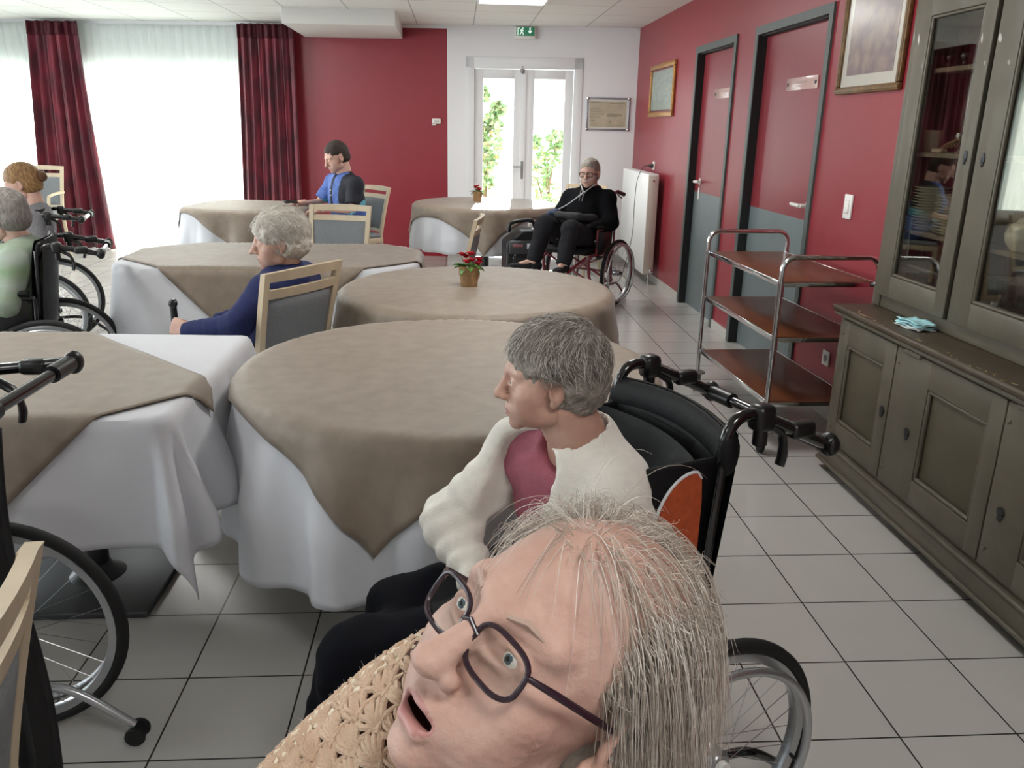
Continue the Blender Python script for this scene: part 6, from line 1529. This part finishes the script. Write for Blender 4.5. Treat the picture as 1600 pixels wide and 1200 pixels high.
J = dict(pel=w5(-.05, 0, .60), neck=tuple(nb), shL=w5(.0, -.15, zb-.07), shR=w5(.0, .10, zb-.08), elL=w5(.02, -.22, zb-.30), elR=w5(-.02, .10, zb-.32), wrL=w5(.2, -.12, zb-.34), wrR=w5(.12, .02, zb-.34),
         hipL=w5(0, -.09, .56), hipR=w5(0, .09, .56), knL=w5(.40, -.12, .53), knR=w5(.40, .12, .53), anL=w5(.42, -.12, .10), anR=w5(.42, .12, .10), toeL=w5(.56, -.12, .045), toeR=w5(.56, .12, .045))
r, J, M_, K = seated(L, J, (tuple(HC), tuple(hf), tuple(hu)), M_SKIN5, hd5, None, None, None, fold=.005, h=.012, top_r=.95, neck_r=.050, seed=7.7,
    hand_args=dict(L=dict(dir=tuple(fb), back=(0, 0, 1)), R=dict(dir=tuple(fb), back=(0, 0, 1))))
finish(root, K, J, M_, mat('brown_blouse', '#4a2a20', .8), M_DKGT, [mat('dark_shoe', '#15151a', .6)], M_SKIN5, topname='blouse', gtop=.012, collar_cut=.062, lipdz=.007)
eyes(M_, root)
glasses(M_, root, mat('purple_black_frame', '#2a1a24', .25), r=(.025, .018), label='dark purple framed glasses', thick=.0021)
for q in (-1, 1):
    mb = MB(); mb.tube([(q*.017, .0955, .037), (q*.032, .0915, .043), (q*.048, .078, .038)], [.0022, .0026, .0012], 6)
    o = mb.build('eyebrow', mat('pale_brow', '#b59a8c', .7), root); o.matrix_local = M_
mb = MB(); mb.tube([(-.0845, -.022, .004), (-.088, -.024, -.010), (-.086, -.018, -.022)], [.0035, .005, .004], 8); mb.tube([(-.0865, -.010, -.010), (-.0875, .003, -.006)], .0016, 6)
o = mb.build('hearing_aid', mat('hearing_aid_silver', '#b9b6b4', .25, metal=.4), root); o.matrix_local = M_
# hair: a thin under-layer on the sides and back, and long fine strands
ul = hair_shell(.0035, vol=.006, front=.06, side_z=.0, back_z=-.06, curl=.0016, f=60, bald=((0, .065, .105), (.105, .115, .10)), ear=.028)
M_H5 = mat('thin_white_hair_layer', '#a59c90', .6, color2='#8e8378', nscale=30, stretch=(1, 1, .2), bump=.5, bscale=120, detail=5)
hair_obj(ul, M_, root, M_H5, label='thin white hair')
MiR = np.array(M_.to_3x3()).T; gdir = MiR@np.array([0, 0, -1.])
c0 = np.array([0, -.016, .046]); r0 = np.array([.0775, .0995, .0875])
def grow(p, n, l, steps, stiff, off, cur):
    pts = [p.copy()]; d = gdir-(gdir@n)*n+n*cur*.4+rng.normal(size=3)*.10; d /= np.linalg.norm(d); st = l/steps; w_ = rng.normal(size=3)*.05
    for i in range(steps):
        d = d*stiff+gdir*(1-stiff)+w_*cur+rng.normal(size=3)*.02; d /= np.linalg.norm(d); p = p+d*st
        q = (p-c0)/(r0+off); k_ = np.linalg.norm(q)
        if k_ < 1: p = c0+(p-c0)/k_; nn = (p-c0)/(r0*r0); nn /= np.linalg.norm(nn); d = d-(d@nn)*nn*(1 if d@nn < 0 else 0); d /= np.linalg.norm(d)+1e-9
        pts.append(p.copy())
    return pts
def ok5(d): 
    if d[1] > .62 and d[2] < .50: return False
    if d[2] < -.70: return False
    if abs(d[0]) > .55 and d[2] < -.15 and d[1] > -.30: return False
    return True
hs = []
for d in rdirs(10500, ok5):
    top = d[2] > .35 and d[1] > -.45
    if top and rng.random() < .80 and abs(d[0]) < .75: continue
    p, n = on_scalp(d, 0.); hs.append(grow(p, n, rng.uniform(.07, .135) if not top else rng.uniform(.06, .12), 10, .80, rng.uniform(.002, .016), .25))
for d in rdirs(260, lambda d: ok5(d) and d[2] > -.2):      # flyaway curls
    p, n = on_scalp(d, .0); a = rng.normal(size=3); a -= (a@n)*n; a /= np.linalg.norm(a); b = np.cross(n, a); l = rng.uniform(.015, .035); k_ = rng.uniform(1, 4)
    hs.append([p+n*l*t+.006*(math.sin(k_*t*3)*a+(1-math.cos(k_*t*3))*b)+gdir*.012*t*t for t in np.linspace(0, 1, 10)])
for d in rdirs(520, lambda d: d[0] > .35 and d[2] > .2 and d[1] > -.7 and d[1] < .62):   # wispy curls along the far side of the crown
    p, n = on_scalp(d, .0); a = rng.normal(size=3); a -= (a@n)*n; a /= np.linalg.norm(a); l = rng.uniform(.012, .026)
    hs.append([p+n*l*math.sin(2.2*t)+a*(.022*t)+gdir*.006*t for t in np.linspace(0, 1, 7)])
strands('hair_strands', root, M_, hs, [mat('strand_white', '#d6cfc6', .4), mat('strand_cream', '#b8ab9c', .45), mat('strand_greyish', '#a2978a', .45)], r=.00030, label='long fine white hair strands')

# shawl: a padded base under shell-stitch crochet in thick yarn
ax_ = [cam2w(-.004, .248, .70), cam2w(-.066, .285, .705), cam2w(-.124, .343, .72), cam2w(-.180, .403, .735), cam2w(-.219, .478, .74), cam2w(-.234, .568, .73)]
ax_ = [Vector(rel(L, p)) for p in ax_]
AX = smooth_path(ax_, 8); RB = [.052+.012*min(1, i/16) for i in range(len(AX))]
s = Sdf(np.min([tuple(p) for p in AX], 0)-.12, np.max([tuple(p) for p in AX], 0)+.12, .006)
s.path([np.array(p) for p in AX], RB, .01)
tn_ = J['neck']
s.cap(np.array(AX[4]), np.array(AX[-1])+np.array([.10, -.02, -.1]), .05, .07, .04)
shawl = sdf_object('shawl', [s.mesh()], mat('dark_brown_lining', '#46201a', .8), root, None); shawl['label'] = 'beige crocheted shawl'
M_YARN = mat('beige_yarn', '#d3b79e', .85, color2='#c1a085', nscale=26, bump=.5, bscale=500); M_YARNC = mat('cream_yarn', '#e8dcc6', .9, noise=.06, nscale=60, bump=.5, bscale=500)
from bisect import bisect
cum = [0]
for i in range(1, len(AX)): cum.append(cum[-1]+(AX[i]-AX[i-1]).length)
toC = Vector(rel(L, (0, 0, CAM_H)))
def surf(sv, th, lift=0.):
    sv = max(0, min(cum[-1]-1e-4, sv)); i = max(1, min(len(AX)-1, bisect(cum, sv))); t = (sv-cum[i-1])/(cum[i]-cum[i-1]); p = AX[i-1].lerp(AX[i], t); T = (AX[min(i+1, len(AX)-1)]-AX[max(i-2, 0)]).normalized()
    v = (toC-p); v = (v-v.dot(T)*T).normalized(); b = T.cross(v); R_ = RB[i]+.002+lift
    return p+R_*(math.cos(th)*v+math.sin(th)*b)
yb = MB(); yc = MB(); rr_ = random.Random(9)
CW, CHh = .0245, .0190; RN = .060
for row in range(-6, 7):
    for col in range(int(cum[-1]/CW)+1):
        th0 = row*CHh/RN; s0 = (col+.5*(row % 2))*CW; edge = abs(row) > 99
        for k in range(6):
            u = (k-2.5)/2.5; tip = (s0+u*CW*.56, th0+(CHh*(1.18-.30*u*u))/RN); base = (s0+u*CW*.10, th0)
            pts = []
            for q in range(5):
                t = q/4; pts.append(surf(base[0]+(tip[0]-base[0])*t+rr_.gauss(0, .0004), base[1]+(tip[1]-base[1])*t, .0020+.0042*math.sin(PI*min(1, t*.9+.05))+rr_.gauss(0, .0003)))
            yb.tube(pts, [.0018, .0027, .0033, .0033, .0024], 6)
        arc_ = [surf(s0+u*CW*.58, th0+CHh*(1.20-.32*u*u)/RN, .0045+rr_.gauss(0, .0004)+.0008*math.sin(9*u)) for u in np.linspace(-1, 1, 8)]
        yb.tube(arc_, .0022, 6)
o = yb.build('crochet_stitches', M_YARN, shawl, recalc=False); o['kind'] = 'stuff'
# fuzzy cream border along the shoulder ridge
for th_ in np.linspace(-1.75, -1.05, 8):
    for side in (1, -1):
        yc.tube([surf(sv, side*th_+.05*math.sin(sv*420+th_*9), .004+.0016*math.sin(sv*700+th_*20)) for sv in np.linspace(0, cum[-1], 150)], .0030, 6)
o = yc.build('cream_border', M_YARNC, shawl, recalc=False); o['kind'] = 'stuff'
fz = []
for i in range(2600):
    sv = rr_.uniform(0, cum[-1]); th = rr_.uniform(-1.9, 1.9); p = np.array(surf(sv, th, .003)); n = np.array(surf(sv, th, .01))-p; n /= np.linalg.norm(n); a = rng.normal(size=3)*.6
    l = rr_.uniform(.002, .007); fz.append([p+l*(n*t+a*t*t*.8) for t in np.linspace(0, 1, 4)])
strands('yarn_fuzz', shawl, Matrix.Identity(4), fz, M_YARNC, r=.00022)
